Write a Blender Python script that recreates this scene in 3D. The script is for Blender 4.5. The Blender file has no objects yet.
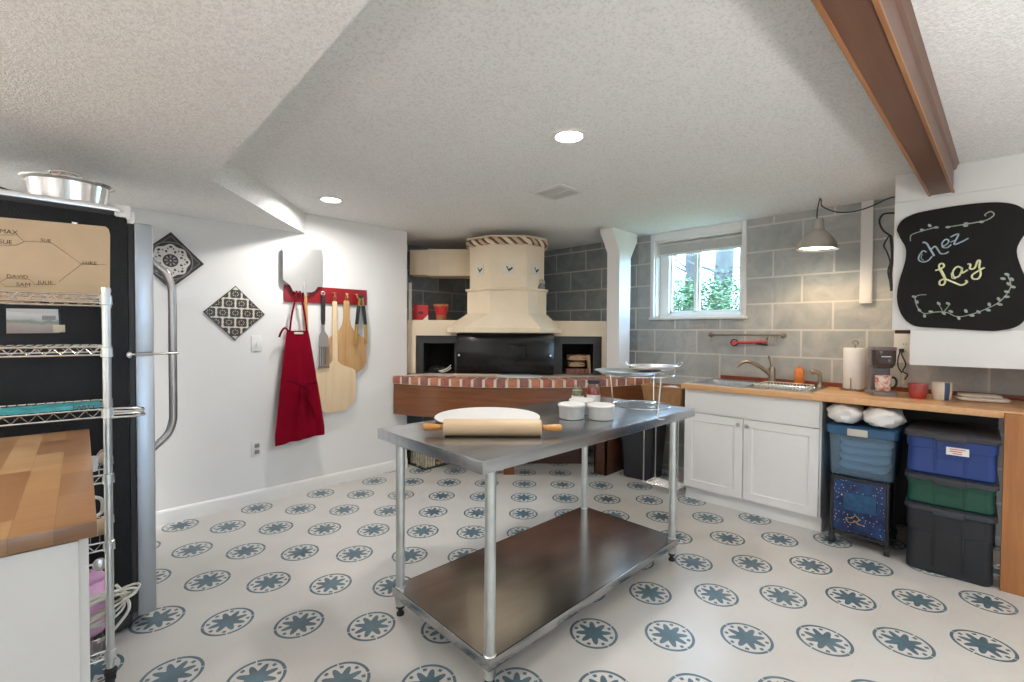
import bpy, bmesh, math, random
from mathutils import Vector, Matrix
random.seed(7)
PI = math.pi
sc = bpy.context.scene
col = sc.collection
R = math.radians
V = Vector

# ------------------------------------------------------------------ camera
CZ, FPX = 1.30, 464.4
YAW, PIT, ROL = 0.78422689, 0.0207902, 0.00597494
_fw = V((math.cos(YAW), math.sin(YAW), 0)); _rt = V((math.sin(YAW), -math.cos(YAW), 0)); _up = V((0, 0, 1))
_f2 = _fw*math.cos(PIT) - _up*math.sin(PIT); _u2 = _up*math.cos(PIT) + _fw*math.sin(PIT)
CR = _rt*math.cos(ROL) + _u2*math.sin(ROL); CU = _u2*math.cos(ROL) - _rt*math.sin(ROL); CF = _f2
cam = bpy.data.cameras.new('camera'); co = bpy.data.objects.new('camera', cam); col.objects.link(co)
co.matrix_world = Matrix(((CR.x, CU.x, -CF.x, 0), (CR.y, CU.y, -CF.y, 0), (CR.z, CU.z, -CF.z, CZ), (0, 0, 0, 1)))
cam.sensor_width = 36; cam.lens = FPX/1024*36; cam.clip_start = .02
sc.camera = co

def ray(x, y): return CR*((x-512)/FPX) - CU*((y-341)/FPX) + CF
def onx(x, y, X):
    """surveyed point of the plane X = const"""
    d = ray(x, y); t = X/d.x; return V((X, d.y*t, CZ+d.z*t))
def ony(x, y, Y):
    d = ray(x, y); t = Y/d.y; return V((d.x*t, Y, CZ+d.z*t))

# ------------------------------------------------------------------ node helpers
class N:
    def __init__(s, nt, sock): s.nt, s.s = nt, sock
    def op(s, o, b=None, c=None, clamp=False):
        n = s.nt.nodes.new('ShaderNodeMath'); n.operation = o; n.use_clamp = clamp
        for i, v in enumerate((s, b, c)):
            if v is None: continue
            if isinstance(v, N): s.nt.links.new(v.s, n.inputs[i])
            else: n.inputs[i].default_value = v
        return N(s.nt, n.outputs[0])
    def __add__(s, b): return s.op('ADD', b)
    def __sub__(s, b): return s.op('SUBTRACT', b)
    def __mul__(s, b): return s.op('MULTIPLY', b)
    def __truediv__(s, b): return s.op('DIVIDE', b)
    def lt(s, b): return s.op('LESS_THAN', b)
    def gt(s, b): return s.op('GREATER_THAN', b)
    def abs(s): return s.op('ABSOLUTE')
    def frac(s): return s.op('FRACT')
    def floor(s): return s.op('FLOOR')
    def cos(s): return s.op('COSINE')
    def mx(s, b): return s.op('MAXIMUM', b)
    def mn(s, b): return s.op('MINIMUM', b)
    def near(s, v, w): return (s-v).abs().lt(w)

def new_mat(name):
    m = bpy.data.materials.new(name); m.use_nodes = True
    nt = m.node_tree; b = nt.nodes['Principled BSDF']
    return m, nt, b
def setb(b, col=None, rough=.5, metal=0, spec=None, coat=0, trans=0, ior=None, emis=None, estr=0, sheen=0):
    if col: b.inputs['Base Color'].default_value = (*col, 1)
    b.inputs['Roughness'].default_value = rough; b.inputs['Metallic'].default_value = metal
    if spec is not None: b.inputs['Specular IOR Level'].default_value = spec
    if coat: b.inputs['Coat Weight'].default_value = coat; b.inputs['Coat Roughness'].default_value = .1
    if trans: b.inputs['Transmission Weight'].default_value = trans
    if ior: b.inputs['IOR'].default_value = ior
    if sheen: b.inputs['Sheen Weight'].default_value = sheen
    if emis: b.inputs['Emission Color'].default_value = (*emis, 1); b.inputs['Emission Strength'].default_value = estr
def coords(nt, kind='Object', scale=(1, 1, 1), rot=(0, 0, 0), loc=(0, 0, 0)):
    t = nt.nodes.new('ShaderNodeTexCoord'); mp = nt.nodes.new('ShaderNodeMapping')
    mp.inputs['Scale'].default_value = scale; mp.inputs['Rotation'].default_value = rot; mp.inputs['Location'].default_value = loc
    nt.links.new(t.outputs[kind], mp.inputs[0]); return mp.outputs[0]
def noise(nt, vec, scale, detail=3, rough=.55, dist=0):
    n = nt.nodes.new('ShaderNodeTexNoise'); n.inputs['Scale'].default_value = scale
    n.inputs['Detail'].default_value = detail; n.inputs['Roughness'].default_value = rough; n.inputs['Distortion'].default_value = dist
    nt.links.new(vec, n.inputs['Vector']); return n.outputs['Fac']
def ramp(nt, fac, stops):
    r = nt.nodes.new('ShaderNodeValToRGB'); e = r.color_ramp.elements
    while len(e) < len(stops): e.new(.5)
    for el, (p, c) in zip(e, stops): el.position = p; el.color = (*c, 1)
    nt.links.new(fac, r.inputs[0]); return r.outputs[0]
def mixc(nt, fac, a, b):
    n = nt.nodes.new('ShaderNodeMix'); n.data_type = 'RGBA'
    for i, v in ((0, fac), (6, a), (7, b)):
        if isinstance(v, N): v = v.s
        if isinstance(v, (tuple, list)): n.inputs[i].default_value = (*v, 1)
        elif isinstance(v, (int, float)): n.inputs[i].default_value = v
        else: nt.links.new(v, n.inputs[i])
    return n.outputs[2]
def bump(nt, b, h, strength=.3, dist=.01):
    n = nt.nodes.new('ShaderNodeBump'); n.inputs['Strength'].default_value = strength; n.inputs['Distance'].default_value = dist
    nt.links.new(h.s if isinstance(h, N) else h, n.inputs['Height']); nt.links.new(n.outputs[0], b.inputs['Normal'])
def shade(c, k): return tuple(min(1, x*k) for x in c)
def mat(name, c, rough=.5, metal=0, var=.08, vs=6, bmp=0, bs=80, kind='Object', stretch=(1, 1, 1), **kw):
    m, nt, b = new_mat(name); setb(b, c, rough, metal, **kw)
    if var or bmp: vec = coords(nt, kind, stretch)
    if var:
        f = noise(nt, vec, vs)
        nt.links.new(ramp(nt, f, [(.3, shade(c, 1-var)), (.7, shade(c, 1+var))]), b.inputs['Base Color'])
    if bmp: bump(nt, b, noise(nt, vec, bs), bmp, .004)
    return m
def wood(name, c1, c2, rough=.45, stretch=(2, 30, 30), rot=(0, 0, 0), coat=0, scale=1.0):
    m, nt, b = new_mat(name); setb(b, c1, rough, coat=coat)
    vec = coords(nt, 'Object', stretch, rot)
    f = noise(nt, vec, scale, 5, .6, .6)
    nt.links.new(ramp(nt, f, [(.3, c1), (.7, c2)]), b.inputs['Base Color'])
    bump(nt, b, f, .05, .002); return m

M = {}
M['white_wall'] = mat('white_wall_paint', (.80, .79, .775), .6, var=.02, vs=1.5, bmp=.05, bs=60)
M['white_trim'] = mat('white_trim_paint', (.82, .81, .79), .4, var=.01)
M['white_panel'] = mat('white_panel_paint', (.80, .79, .775), .45, var=.02, vs=3)
M['cab_grey'] = mat('greyed_white_cabinet', (.60, .585, .56), .45, var=.015)  # white lowered to grey, offsetting the strong light on this near cabinet
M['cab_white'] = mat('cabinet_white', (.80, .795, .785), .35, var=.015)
M['cream'] = mat('cream_stucco', (.82, .69, .51), .7, var=.05, vs=5, bmp=.1, bs=50)
M['cream_dark'] = mat('cream_clay', (.62, .47, .31), .7, var=.1, vs=20)
M['brown_clay'] = mat('brown_clay', (.16, .08, .045), .7, var=.1, vs=20)
M['steel'] = mat('stainless_steel', (.50, .515, .535), .25, 1, var=.1, vs=1, stretch=(2, 40, 2))
M['steel_shelf'] = mat('mottled_steel_shelf', (.42, .42, .425), .19, 1, var=.22, vs=2.2, stretch=(1, 3, 1))  # darker than the tabletop steel, tone mottled by noise
M['galv'] = mat('galvanised_steel', (.66, .69, .68), .33, 1, var=.1, vs=12)
M['chrome'] = mat('chrome_wire', (.78, .78, .77), .22, 1, var=0)
M['brushed'] = mat('brushed_steel', (.42, .39, .37), .3, 1, var=.06, vs=3, stretch=(60, 60, 1))
M['door_steel'] = mat('refrigerator_steel', (.46, .50, .55), .35, 1, var=.05, vs=2)
M['lampmetal'] = mat('brushed_lamp_metal', (.66, .61, .58), .30, 1, var=.04, vs=2, stretch=(30, 30, 1))
M['alu'] = mat('brushed_aluminium', (.78, .77, .76), .35, 1, var=.05, vs=5)
M['fridge_black'] = mat('pebbled_black_steel', (.007, .0075, .009), .42, 0, var=.3, vs=8, bmp=.6, bs=130, spec=.3)
M['black'] = mat('black_plastic', (.016, .016, .018), .45, var=.15, vs=10)
M['niche_black'] = mat('matte_niche_black', (.012, .011, .010), .9, var=.3, vs=8)  # plain black for the niche linings
M['gloss_black'] = mat('black_enamel', (.009, .009, .0095), .13, var=.1, vs=3, spec=.35)
M['niche_grey'] = mat('charcoal_steel_surround', (.026, .028, .028), .4, var=.1, vs=6)
M['rubber'] = mat('black_rubber', (.02, .02, .02), .7, var=.1)
M['white_ceramic'] = mat('white_glazed_ceramic', (.72, .71, .68), .25, var=.01, coat=.3)
M['tray_white'] = mat('white_marble_tray', (.72, .71, .69), .4, var=.03, vs=8)
M['maple'] = wood('pale_maple', (.66, .49, .32), (.58, .41, .25), .5, (3, 30, 30))
M['maple_h'] = wood('varnished_maple_handle', (.62, .30, .09), (.50, .22, .06), .3, (4, 40, 40), coat=.3)
M['peel_pale'] = wood('pale_birch', (.80, .62, .40), (.72, .52, .31), .5, (25, 25, 2.5))
M['peel_dark'] = wood('honey_oak', (.62, .38, .17), (.48, .26, .10), .5, (25, 25, 2.5))
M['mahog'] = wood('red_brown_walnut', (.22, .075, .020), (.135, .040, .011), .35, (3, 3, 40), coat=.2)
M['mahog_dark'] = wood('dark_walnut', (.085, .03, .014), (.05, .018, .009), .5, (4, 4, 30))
M['beam'] = wood('brown_stained_beam', (.145, .068, .042), (.11, .050, .030), .4, (2, 40, 40))
M['beam_edge'] = wood('orange_stained_bead', (.36, .16, .06), (.26, .105, .04), .4, (2, 40, 40))
M['red_strip'] = wood('red_brown_strip', (.26, .055, .018), (.18, .04, .015), .35, (30, 3, 30))
M['pine'] = wood('reddish_fir_post', (.44, .19, .066), (.33, .13, .043), .6, (25, 25, 2))
M['red_board'] = mat('red_painted_board', (.27, .006, .012), .4, var=.06)
M['apron'] = mat('dark_red_cotton', (.21, .001, .013), .9, spec=.1, var=.12, vs=5, bmp=.2, bs=200)
M['apron_dk'] = mat('wine_red_cotton', (.15, .001, .010), .9, spec=.1, var=.1, vs=9)
M['brass'] = mat('brass', (.65, .42, .16), .3, 1, var=0)
M['kraft'] = mat('kraft_paper', (.58, .435, .28), .8, var=.06, vs=7)
M['ink'] = mat('dark_ink', (.10, .055, .04), .8, var=0)
M['teal'] = mat('teal_plastic_wrap', (.05, .30, .33), .3, var=.3, vs=18)
M['pink'] = mat('pink_plastic_bag', (.78, .42, .66), .4, var=.1, vs=14, bmp=.4, bs=30)
M['wire_white'] = mat('ivory_cable', (.72, .70, .63), .5, var=0)
M['brick_a'] = mat('red_brick', (.36, .12, .085), .85, var=.22, vs=22, bmp=.3, bs=90)
M['brick_b'] = mat('dusky_brick', (.27, .12, .10), .85, var=.25, vs=22, bmp=.3, bs=90)
M['brick_c'] = mat('orange_brick', (.46, .19, .11), .85, var=.2, vs=22, bmp=.3, bs=90)
M['mortar'] = mat('pale_mortar', (.66, .58, .48), .9, var=.08, vs=25)
M['red_card'] = mat('red_card', (.56, .02, .03), .5, var=.05)
M['terracotta'] = mat('terracotta', (.42, .15, .06), .7, var=.1, vs=12)
M['log_bark'] = mat('log_bark', (.20, .10, .05), .9, var=.3, vs=16, bmp=.5, bs=40)
M['log_end'] = mat('split_log_face', (.62, .42, .23), .8, var=.2, vs=14)
M['wicker'] = None
M['bin'] = mat('matte_black_bin', (.018, .02, .024), .35, var=.1)
M['tote_dark'] = mat('charcoal_tote', (.013, .015, .020), .42, var=.08, vs=4)
M['tote_lid'] = mat('dark_grey_lid', (.036, .038, .048), .45, var=.08, vs=4)
M['tote_blue'] = mat('blue_tote', (.016, .045, .20), .4, var=.08, vs=4)
M['tote_green'] = mat('green_tote', (.005, .06, .038), .4, var=.08, vs=4)
M['blue_lid'] = mat('navy_translucent_lid', (.03, .10, .20), .3, var=.05)
M['latch'] = mat('ivory_latch', (.60, .56, .50), .5, var=.03)
M['label'] = mat('white_sticker', (.80, .78, .74), .6, var=.02)
M['label_red'] = mat('red_print', (.5, .05, .04), .6, var=0)
M['cloth_white'] = mat('white_cotton_bag', (.70, .68, .66), .85, var=.08, vs=8, bmp=.5, bs=18)
M['towel'] = mat('cream_towel', (.78, .73, .63), .9, var=.06, vs=30, bmp=.4, bs=120)
M['paper'] = mat('white_paper_towel', (.84, .84, .83), .85, var=.02, vs=20, bmp=.15, bs=140)
M['coffee_grey'] = mat('grey_plastic', (.20, .175, .175), .35, var=.04)
M['coffee_dark'] = mat('smoky_plastic', (.07, .055, .06), .15, var=.04)
M['red_mug'] = mat('red_enamel', (.52, .008, .010), .2, var=.04, coat=.4)
M['soap'] = mat('amber_liquid', (.72, .20, .03), .15, var=.1, vs=30)
M['bronze'] = mat('brushed_bronze_nickel', (.36, .29, .22), .3, 1, var=.05, vs=10)
M['rackwire'] = mat('ivory_dish_rack', (.80, .76, .62), .4, var=0)
M['cord'] = mat('black_cord', (.018, .016, .015), .5, var=0)
M['salmon'] = mat('red_rubber_handle', (.62, .08, .09), .45, var=.06)
M['chalkboard'] = mat('chalkboard_black', (.010, .0095, .009), .65, spec=.2, var=.25, vs=3)
M['chalk_green'] = mat('pale_green_chalk', (.75, .78, .46), .9, var=.12, vs=60)
M['chalk_blue'] = mat('pale_blue_chalk', (.36, .46, .52), .9, var=.2, vs=60)
M['chalk_sage'] = mat('sage_chalk', (.34, .40, .34), .9, var=.2, vs=60)
M['glow'] = mat('lamp_diffuser', (.9, .9, .9), .5, var=0, emis=(1, .97, .92), estr=14)
M['bulb'] = mat('warm_bulb', (.9, .85, .7), .5, var=0, emis=(1, .88, .66), estr=12)
M['vent'] = mat('white_enamel_register', (.74, .73, .71), .45, var=0)
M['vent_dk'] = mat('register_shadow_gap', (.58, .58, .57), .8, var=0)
M['shade_cloth'] = mat('grey_roller_cloth', (.50, .485, .46), .8, var=.03, vs=20)
M['vinyl'] = mat('white_vinyl_frame', (.80, .79, .77), .35, var=0)
M['reveal'] = mat('cream_reveal_paint', (.78, .74, .68), .6, var=.02)
M['bark'] = mat('grey_bark', (.06, .056, .052), .95, var=.3, vs=5, bmp=.8, bs=14)
M['leaf_a'] = mat('fresh_green_leaf', (.06, .13, .045), .6, var=.35, vs=4)
M['leaf_b'] = mat('deep_green_leaf', (.03, .08, .038), .6, var=.3, vs=4)
M['leaf_c'] = mat('lime_leaf', (.11, .17, .075), .6, var=.25, vs=4)
M['soil'] = mat('lawn_soil', (.10, .16, .05), .95, var=.3, vs=3)
M['news'] = mat('newsprint', (.58, .52, .40), .9, var=.3, vs=30)
M['switch'] = mat('white_switch_plastic', (.78, .77, .74), .35, var=0)
M['slot'] = mat('dark_slot', (.12, .12, .12), .6, var=0)
M['sock_grey'] = mat('grey_receptacle', (.30, .29, .28), .5, var=0)
M['bluecloth'] = mat('pale_blue_cloth', (.62, .67, .76), .9, var=.08, vs=12, bmp=.4, bs=40)
M['wire_dark'] = mat('dark_wire', (.05, .045, .04), .5, .6, var=0)
M['photo_card'] = None

def glass(name, tint=(1, 1, 1), k=.1, rough=.02):
    m, nt, b = new_mat(name); nt.nodes.remove(b); out = nt.nodes['Material Output']
    t = nt.nodes.new('ShaderNodeBsdfTransparent'); t.inputs[0].default_value = (*tint, 1)
    g = nt.nodes.new('ShaderNodeBsdfGlossy'); g.inputs['Roughness'].default_value = rough
    x = nt.nodes.new('ShaderNodeMixShader'); x.inputs[0].default_value = k
    nt.links.new(t.outputs[0], x.inputs[1]); nt.links.new(g.outputs[0], x.inputs[2]); nt.links.new(x.outputs[0], out.inputs[0])
    return m
M['pane'] = glass('window_glass', (.97, .99, .98), .06)
M['jar_glass'] = glass('jar_glass', (.80, .84, .76), .16)
M['clear_cup'] = glass('clear_glass_cup', (.95, .96, .96), .06)
def clear_plastic():
    m, nt, b = new_mat('clear_blue_plastic'); out = nt.nodes['Material Output']
    setb(b, (.45, .60, .72), .12)
    t = nt.nodes.new('ShaderNodeBsdfTransparent'); t.inputs[0].default_value = (.62, .76, .86, 1)
    x = nt.nodes.new('ShaderNodeMixShader'); x.inputs[0].default_value = .20
    nt.links.new(t.outputs[0], x.inputs[1]); nt.links.new(b.outputs[0], x.inputs[2]); nt.links.new(x.outputs[0], out.inputs[0])
    return m
M['clear_tote'] = clear_plastic()

def floor_mat():
    m, nt, b = new_mat('stencilled_vinyl_tile'); setb(b, rough=.30, spec=.28)
    t = nt.nodes.new('ShaderNodeTexCoord'); s = nt.nodes.new('ShaderNodeSeparateXYZ'); nt.links.new(t.outputs['Object'], s.inputs[0])
    X, Y = N(nt, s.outputs[0]), N(nt, s.outputs[1])
    x0, y0, sp, th = .33895, 2.57249, .323903, -.82606
    c, sn = math.cos(th), math.sin(th)
    dx, dy = X-x0, Y-y0
    u = (dx*c+dy*sn)/sp; v = (dy*c-dx*sn)/sp
    fu = (u+.5).frac()-.5; fv = (v+.5).frac()-.5
    r = (fu*fu+fv*fv).op('SQRT'); a = fv.op('ARCTAN2', fu)
    ring = r.near(.298, .018)
    ca = (a*8+.0).cos()
    petal = r.lt(ca*.056+.178)
    notch = (a*8).cos().lt(-.55)
    dots = ((a*8+PI).cos().gt(.72)).op('MULTIPLY', r.near(.238, .022))
    gap = (a*2+.5).cos().abs().gt(.05)
    mask = (ring*gap).mx(petal).mx(dots)
    p, q = u+v, u-v
    seam = ((p.frac()-.5).abs().lt(.0055)).mx((q.frac()-.5).abs().lt(.0055))
    vec = coords(nt, 'Object')
    base = ramp(nt, noise(nt, vec, 2.2, 4), [(.3, (.565, .545, .515)), (.7, (.625, .605, .575))])
    # each tile a hair different
    wn = nt.nodes.new('ShaderNodeTexWhiteNoise'); cv = nt.nodes.new('ShaderNodeCombineXYZ')
    nt.links.new((p+.5).floor().s, cv.inputs[0]); nt.links.new((q+.5).floor().s, cv.inputs[1]); nt.links.new(cv.outputs[0], wn.inputs[0])
    base = mixc(nt, N(nt, wn.outputs['Value'])*.10, base, (.53, .51, .48))
    base = mixc(nt, seam*.16, base, (.45, .42, .39))
    ink = ramp(nt, noise(nt, vec, 9, 3), [(.3, (.035, .085, .12)), (.7, (.085, .165, .205))])
    nt.links.new(mixc(nt, mask*.93, base, ink), b.inputs['Base Color'])
    bump(nt, b, noise(nt, vec, 18, 2), .04, .004)
    return m
M['floor'] = floor_mat()

def ceiling_mat():
    m, nt, b = new_mat('knockdown_ceiling'); setb(b, (.77, .765, .75), .85)
    vec = coords(nt, 'Object')
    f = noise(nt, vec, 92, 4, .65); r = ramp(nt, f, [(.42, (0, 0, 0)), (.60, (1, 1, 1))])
    nt.links.new(ramp(nt, f, [(.36, (.74, .74, .735)), (.50, (.90, .90, .89))]), b.inputs['Base Color'])  # pits coloured darker, standing in for shade in the relief
    bump(nt, b, r, .55, .006); return m
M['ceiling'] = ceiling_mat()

def block_mat(name, axis):
    m, nt, b = new_mat(name); setb(b, rough=.55, spec=.3)
    t = nt.nodes.new('ShaderNodeTexCoord'); s = nt.nodes.new('ShaderNodeSeparateXYZ'); nt.links.new(t.outputs['Object'], s.inputs[0])
    h = N(nt, s.outputs[axis]); z = N(nt, s.outputs[2])
    row = (z-.0485)/.2125; k = row.floor(); odd = (k*.5).frac()*2
    w = (h-.75)/.4075+odd*.5
    fx = (w+.5).frac()-.5; fz = (row+.5).frac()-.5
    vec = coords(nt, 'Object')
    wob = (N(nt, noise(nt, vec, 25, 2))-.5)*.003
    mort = ((fx.abs()*.4075+wob).lt(.0068)).mx((fz.abs()*.2125+wob).lt(.0068))
    wn = nt.nodes.new('ShaderNodeTexWhiteNoise'); cv = nt.nodes.new('ShaderNodeCombineXYZ')
    nt.links.new(w.floor().s, cv.inputs[0]); nt.links.new(k.s, cv.inputs[1]); nt.links.new(cv.outputs[0], wn.inputs[0])
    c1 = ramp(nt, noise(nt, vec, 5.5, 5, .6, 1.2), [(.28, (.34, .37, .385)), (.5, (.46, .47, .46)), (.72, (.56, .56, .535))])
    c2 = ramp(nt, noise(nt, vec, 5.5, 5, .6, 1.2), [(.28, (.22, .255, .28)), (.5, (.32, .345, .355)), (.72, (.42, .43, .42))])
    # blocks beyond the column coloured darker, the dim alcove light painted in
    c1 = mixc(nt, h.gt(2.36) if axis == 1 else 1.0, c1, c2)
    c1 = mixc(nt, N(nt, wn.outputs['Value'])*.30, c1, (.29, .31, .31))
    nt.links.new(mixc(nt, mort, c1, (.64, .62, .57)), b.inputs['Base Color'])
    hh = (N(nt, noise(nt, vec, 60, 3))*.35)-(mort*.8)
    bump(nt, b, hh, .35, .006); return m
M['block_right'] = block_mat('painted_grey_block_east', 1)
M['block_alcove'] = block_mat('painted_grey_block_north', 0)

def stave_mat(name, rot, ca, cb, cc, lx=.30, ly=.045):
    m, nt, b = new_mat(name); setb(b, rough=.35, coat=.15)
    vec = coords(nt, 'Object', (1, 1, 1), rot)
    s = nt.nodes.new('ShaderNodeSeparateXYZ'); nt.links.new(vec, s.inputs[0])
    x, y = N(nt, s.outputs[0]), N(nt, s.outputs[1])
    k = (y/ly).floor(); w = (x/lx+(k*.37).frac()*1.7); j = w.floor()
    wn = nt.nodes.new('ShaderNodeTexWhiteNoise'); cv = nt.nodes.new('ShaderNodeCombineXYZ')
    nt.links.new(j.s, cv.inputs[0]); nt.links.new(k.s, cv.inputs[1]); nt.links.new(cv.outputs[0], wn.inputs[0])
    base = ramp(nt, wn.outputs['Value'], [(.1, ca), (.5, cb), (.95, cc)])
    g = noise(nt, coords(nt, 'Object', (4, 26, 26), rot), 1.6, 5, .6, 1.5)
    base = mixc(nt, N(nt, ramp(nt, g, [(.45, (0, 0, 0)), (.7, (1, 1, 1))]))*.30, base, shade(ca, .7))
    line = ((y/ly).frac()-.5).abs().gt(.487)
    nt.links.new(mixc(nt, line*.45, base, shade(ca, .55)), b.inputs['Base Color'])
    return m
M['butcher'] = stave_mat('butcher_block', (0, 0, R(90)), (.19, .085, .030), (.27, .14, .055), (.34, .20, .088), .20, .055)
M['counter'] = stave_mat('oak_counter_staves', (0, 0, R(90)), (.62, .33, .14), (.70, .40, .19), (.76, .47, .25), .6, .05)

def wicker_mat():
    m, nt, b = new_mat('woven_wicker'); setb(b, rough=.7)
    t = nt.nodes.new('ShaderNodeTexCoord'); q = nt.nodes.new('ShaderNodeSeparateXYZ'); nt.links.new(t.outputs['Object'], q.inputs[0])
    a = (N(nt, q.outputs[0])+N(nt, q.outputs[1]))*330; z = N(nt, q.outputs[2])*420
    k = noise(nt, coords(nt, 'Object'), 40, 3)
    f = (a.cos()*z.cos())*.28+.25+N(nt, k)*.55
    nt.links.new(ramp(nt, f.s, [(.25, (.13, .055, .02)), (.55, (.36, .18, .07)), (.85, (.52, .30, .13))]), b.inputs['Base Color'])
    bump(nt, b, f, .7, .005); return m
M['wicker'] = wicker_mat()

def space_fabric():
    m, nt, b = new_mat('navy_fabric_with_star_print'); setb(b, rough=.6)
    vec = coords(nt, 'Object')
    base = ramp(nt, noise(nt, vec, 14, 3), [(.35, (.004, .010, .055)), (.65, (.012, .05, .16))])
    def spots(sc_, thr, seed):
        v = nt.nodes.new('ShaderNodeTexVoronoi'); v.inputs['Scale'].default_value = sc_
        nt.links.new(coords(nt, 'Object', loc=(seed, seed*.7, seed*1.3)), v.inputs['Vector'])
        return N(nt, v.outputs['Distance']).lt(thr)
    base = mixc(nt, spots(55, .15, 0), base, (.55, .62, .72))
    base = mixc(nt, spots(26, .13, 3.3), base, (.75, .52, .18))
    base = mixc(nt, spots(38, .12, 7.1), base, (.50, .30, .55))
    nt.links.new(base, b.inputs['Base Color']); return m
M['space'] = space_fabric()

def diamond_tile(which):
    m, nt, b = new_mat('ornate_tile_%s' % which); setb(b, rough=.35)
    t = nt.nodes.new('ShaderNodeTexCoord'); s = nt.nodes.new('ShaderNodeSeparateXYZ'); nt.links.new(t.outputs['Object'], s.inputs[0])
    x, z = N(nt, s.outputs[0]), N(nt, s.outputs[2])        # tile centre at origin, corners up/down/left/right
    man = x.abs()+z.abs()
    if which == 'rosette':
        h = .190
        r = (x*x+z*z).op('SQRT')/h; a = z.op('ARCTAN2', x)
        lace = r.lt((a*8).cos()*.03+.55)
        wh = lace
        hole1 = ((a*8).cos().gt(.75))*r.near(.48, .035)
        hole2 = ((a*16+PI).cos().gt(.8))*r.near(.42, .03)
        hole3 = ((a*8+PI).cos().gt(.75))*r.near(.335, .04)
        core = r.lt(.225)
        spoke = ((a*8).cos().gt(.1))*r.near(.13, .05)
        wmask = wh*(hole1.mx(hole2).mx(hole3).mx(core).op('SUBTRACT', 1).abs())
        wmask = wmask.mx(spoke*.45).mx(r.lt(.035)*.6)
        line = (man/h).near(.86, .012)
        halo = r.near(.645, .015)
        colr = mixc(nt, wmask, (.022, .020, .022), (.62, .60, .56))
        colr = mixc(nt, (line.mx(halo*r.gt(.6)))*.5, colr, (.42, .37, .30))
    else:
        h = .200
        k = (z/(h*.345)+.5).floor(); odd = (k*.5).frac().abs()*2
        fx = (x/(h*.40)+odd*.5+.5).frac()-.5; fz = (z/(h*.345)+.5).frac()-.5
        q = (fx.abs()).mx(fz.abs()*.92)
        rr = (fx*fx+fz*fz).op('SQRT'); a = fz.op('ARCTAN2', fx)
        motif = rr.lt((a*4).cos()*-.07+.48)*q.lt(.43)
        eye = ((a*4).cos().abs().gt(.75))*rr.near(.22, .035)
        dm = motif*(eye.op('SUBTRACT', 1).abs())
        colr = mixc(nt, dm, (.62, .58, .50), (.045, .038, .033))
        colr = mixc(nt, (man/h).gt(.945), colr, (.03, .026, .023))
    nt.links.new(colr, b.inputs['Base Color']); return m
M['tile_rosette'] = diamond_tile('rosette'); M['tile_lattice'] = diamond_tile('lattice')

def photo_mat():
    m, nt, b = new_mat('landscape_photo_print'); setb(b, rough=.3)
    t = nt.nodes.new('ShaderNodeTexCoord'); s = nt.nodes.new('ShaderNodeSeparateXYZ'); nt.links.new(t.outputs['Generated'], s.inputs[0])
    f = N(nt, s.outputs[2])+(N(nt, noise(nt, coords(nt, 'Object'), 30))-.5)*.25
    nt.links.new(ramp(nt, f.s, [(.05, (.30, .24, .22)), (.35, (.40, .33, .30)), (.48, (.20, .25, .20)), (.60, (.62, .62, .62)), (1, (.74, .73, .71))]), b.inputs['Base Color']); return m
M['photo_card'] = photo_mat()
def mug_mat():
    m, nt, b = new_mat('white_mug_with_blue_band'); setb(b, rough=.25, coat=.3)
    t = nt.nodes.new('ShaderNodeTexCoord'); s = nt.nodes.new('ShaderNodeSeparateXYZ'); nt.links.new(t.outputs['Object'], s.inputs[0])
    a = N(nt, s.outputs[1]).op('ARCTAN2', N(nt, s.outputs[0]))
    nt.links.new(mixc(nt, a.near(-2.55, .30), (.76, .72, .62), (.05, .10, .20)), b.inputs['Base Color']); return m
M['blue_mug'] = mug_mat()
def blossom_mat():
    m, nt, b = new_mat('white_mug_with_red_spray'); setb(b, rough=.3, coat=.2)
    f = noise(nt, coords(nt, 'Object', loc=(.3, .1, 0)), 26, 3, .6, 1)
    nt.links.new(ramp(nt, f, [(.50, (.76, .72, .68)), (.56, (.72, .38, .32)), (.66, (.45, .10, .08))]), b.inputs['Base Color']); return m
M['blossom_mug'] = blossom_mat()

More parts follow.
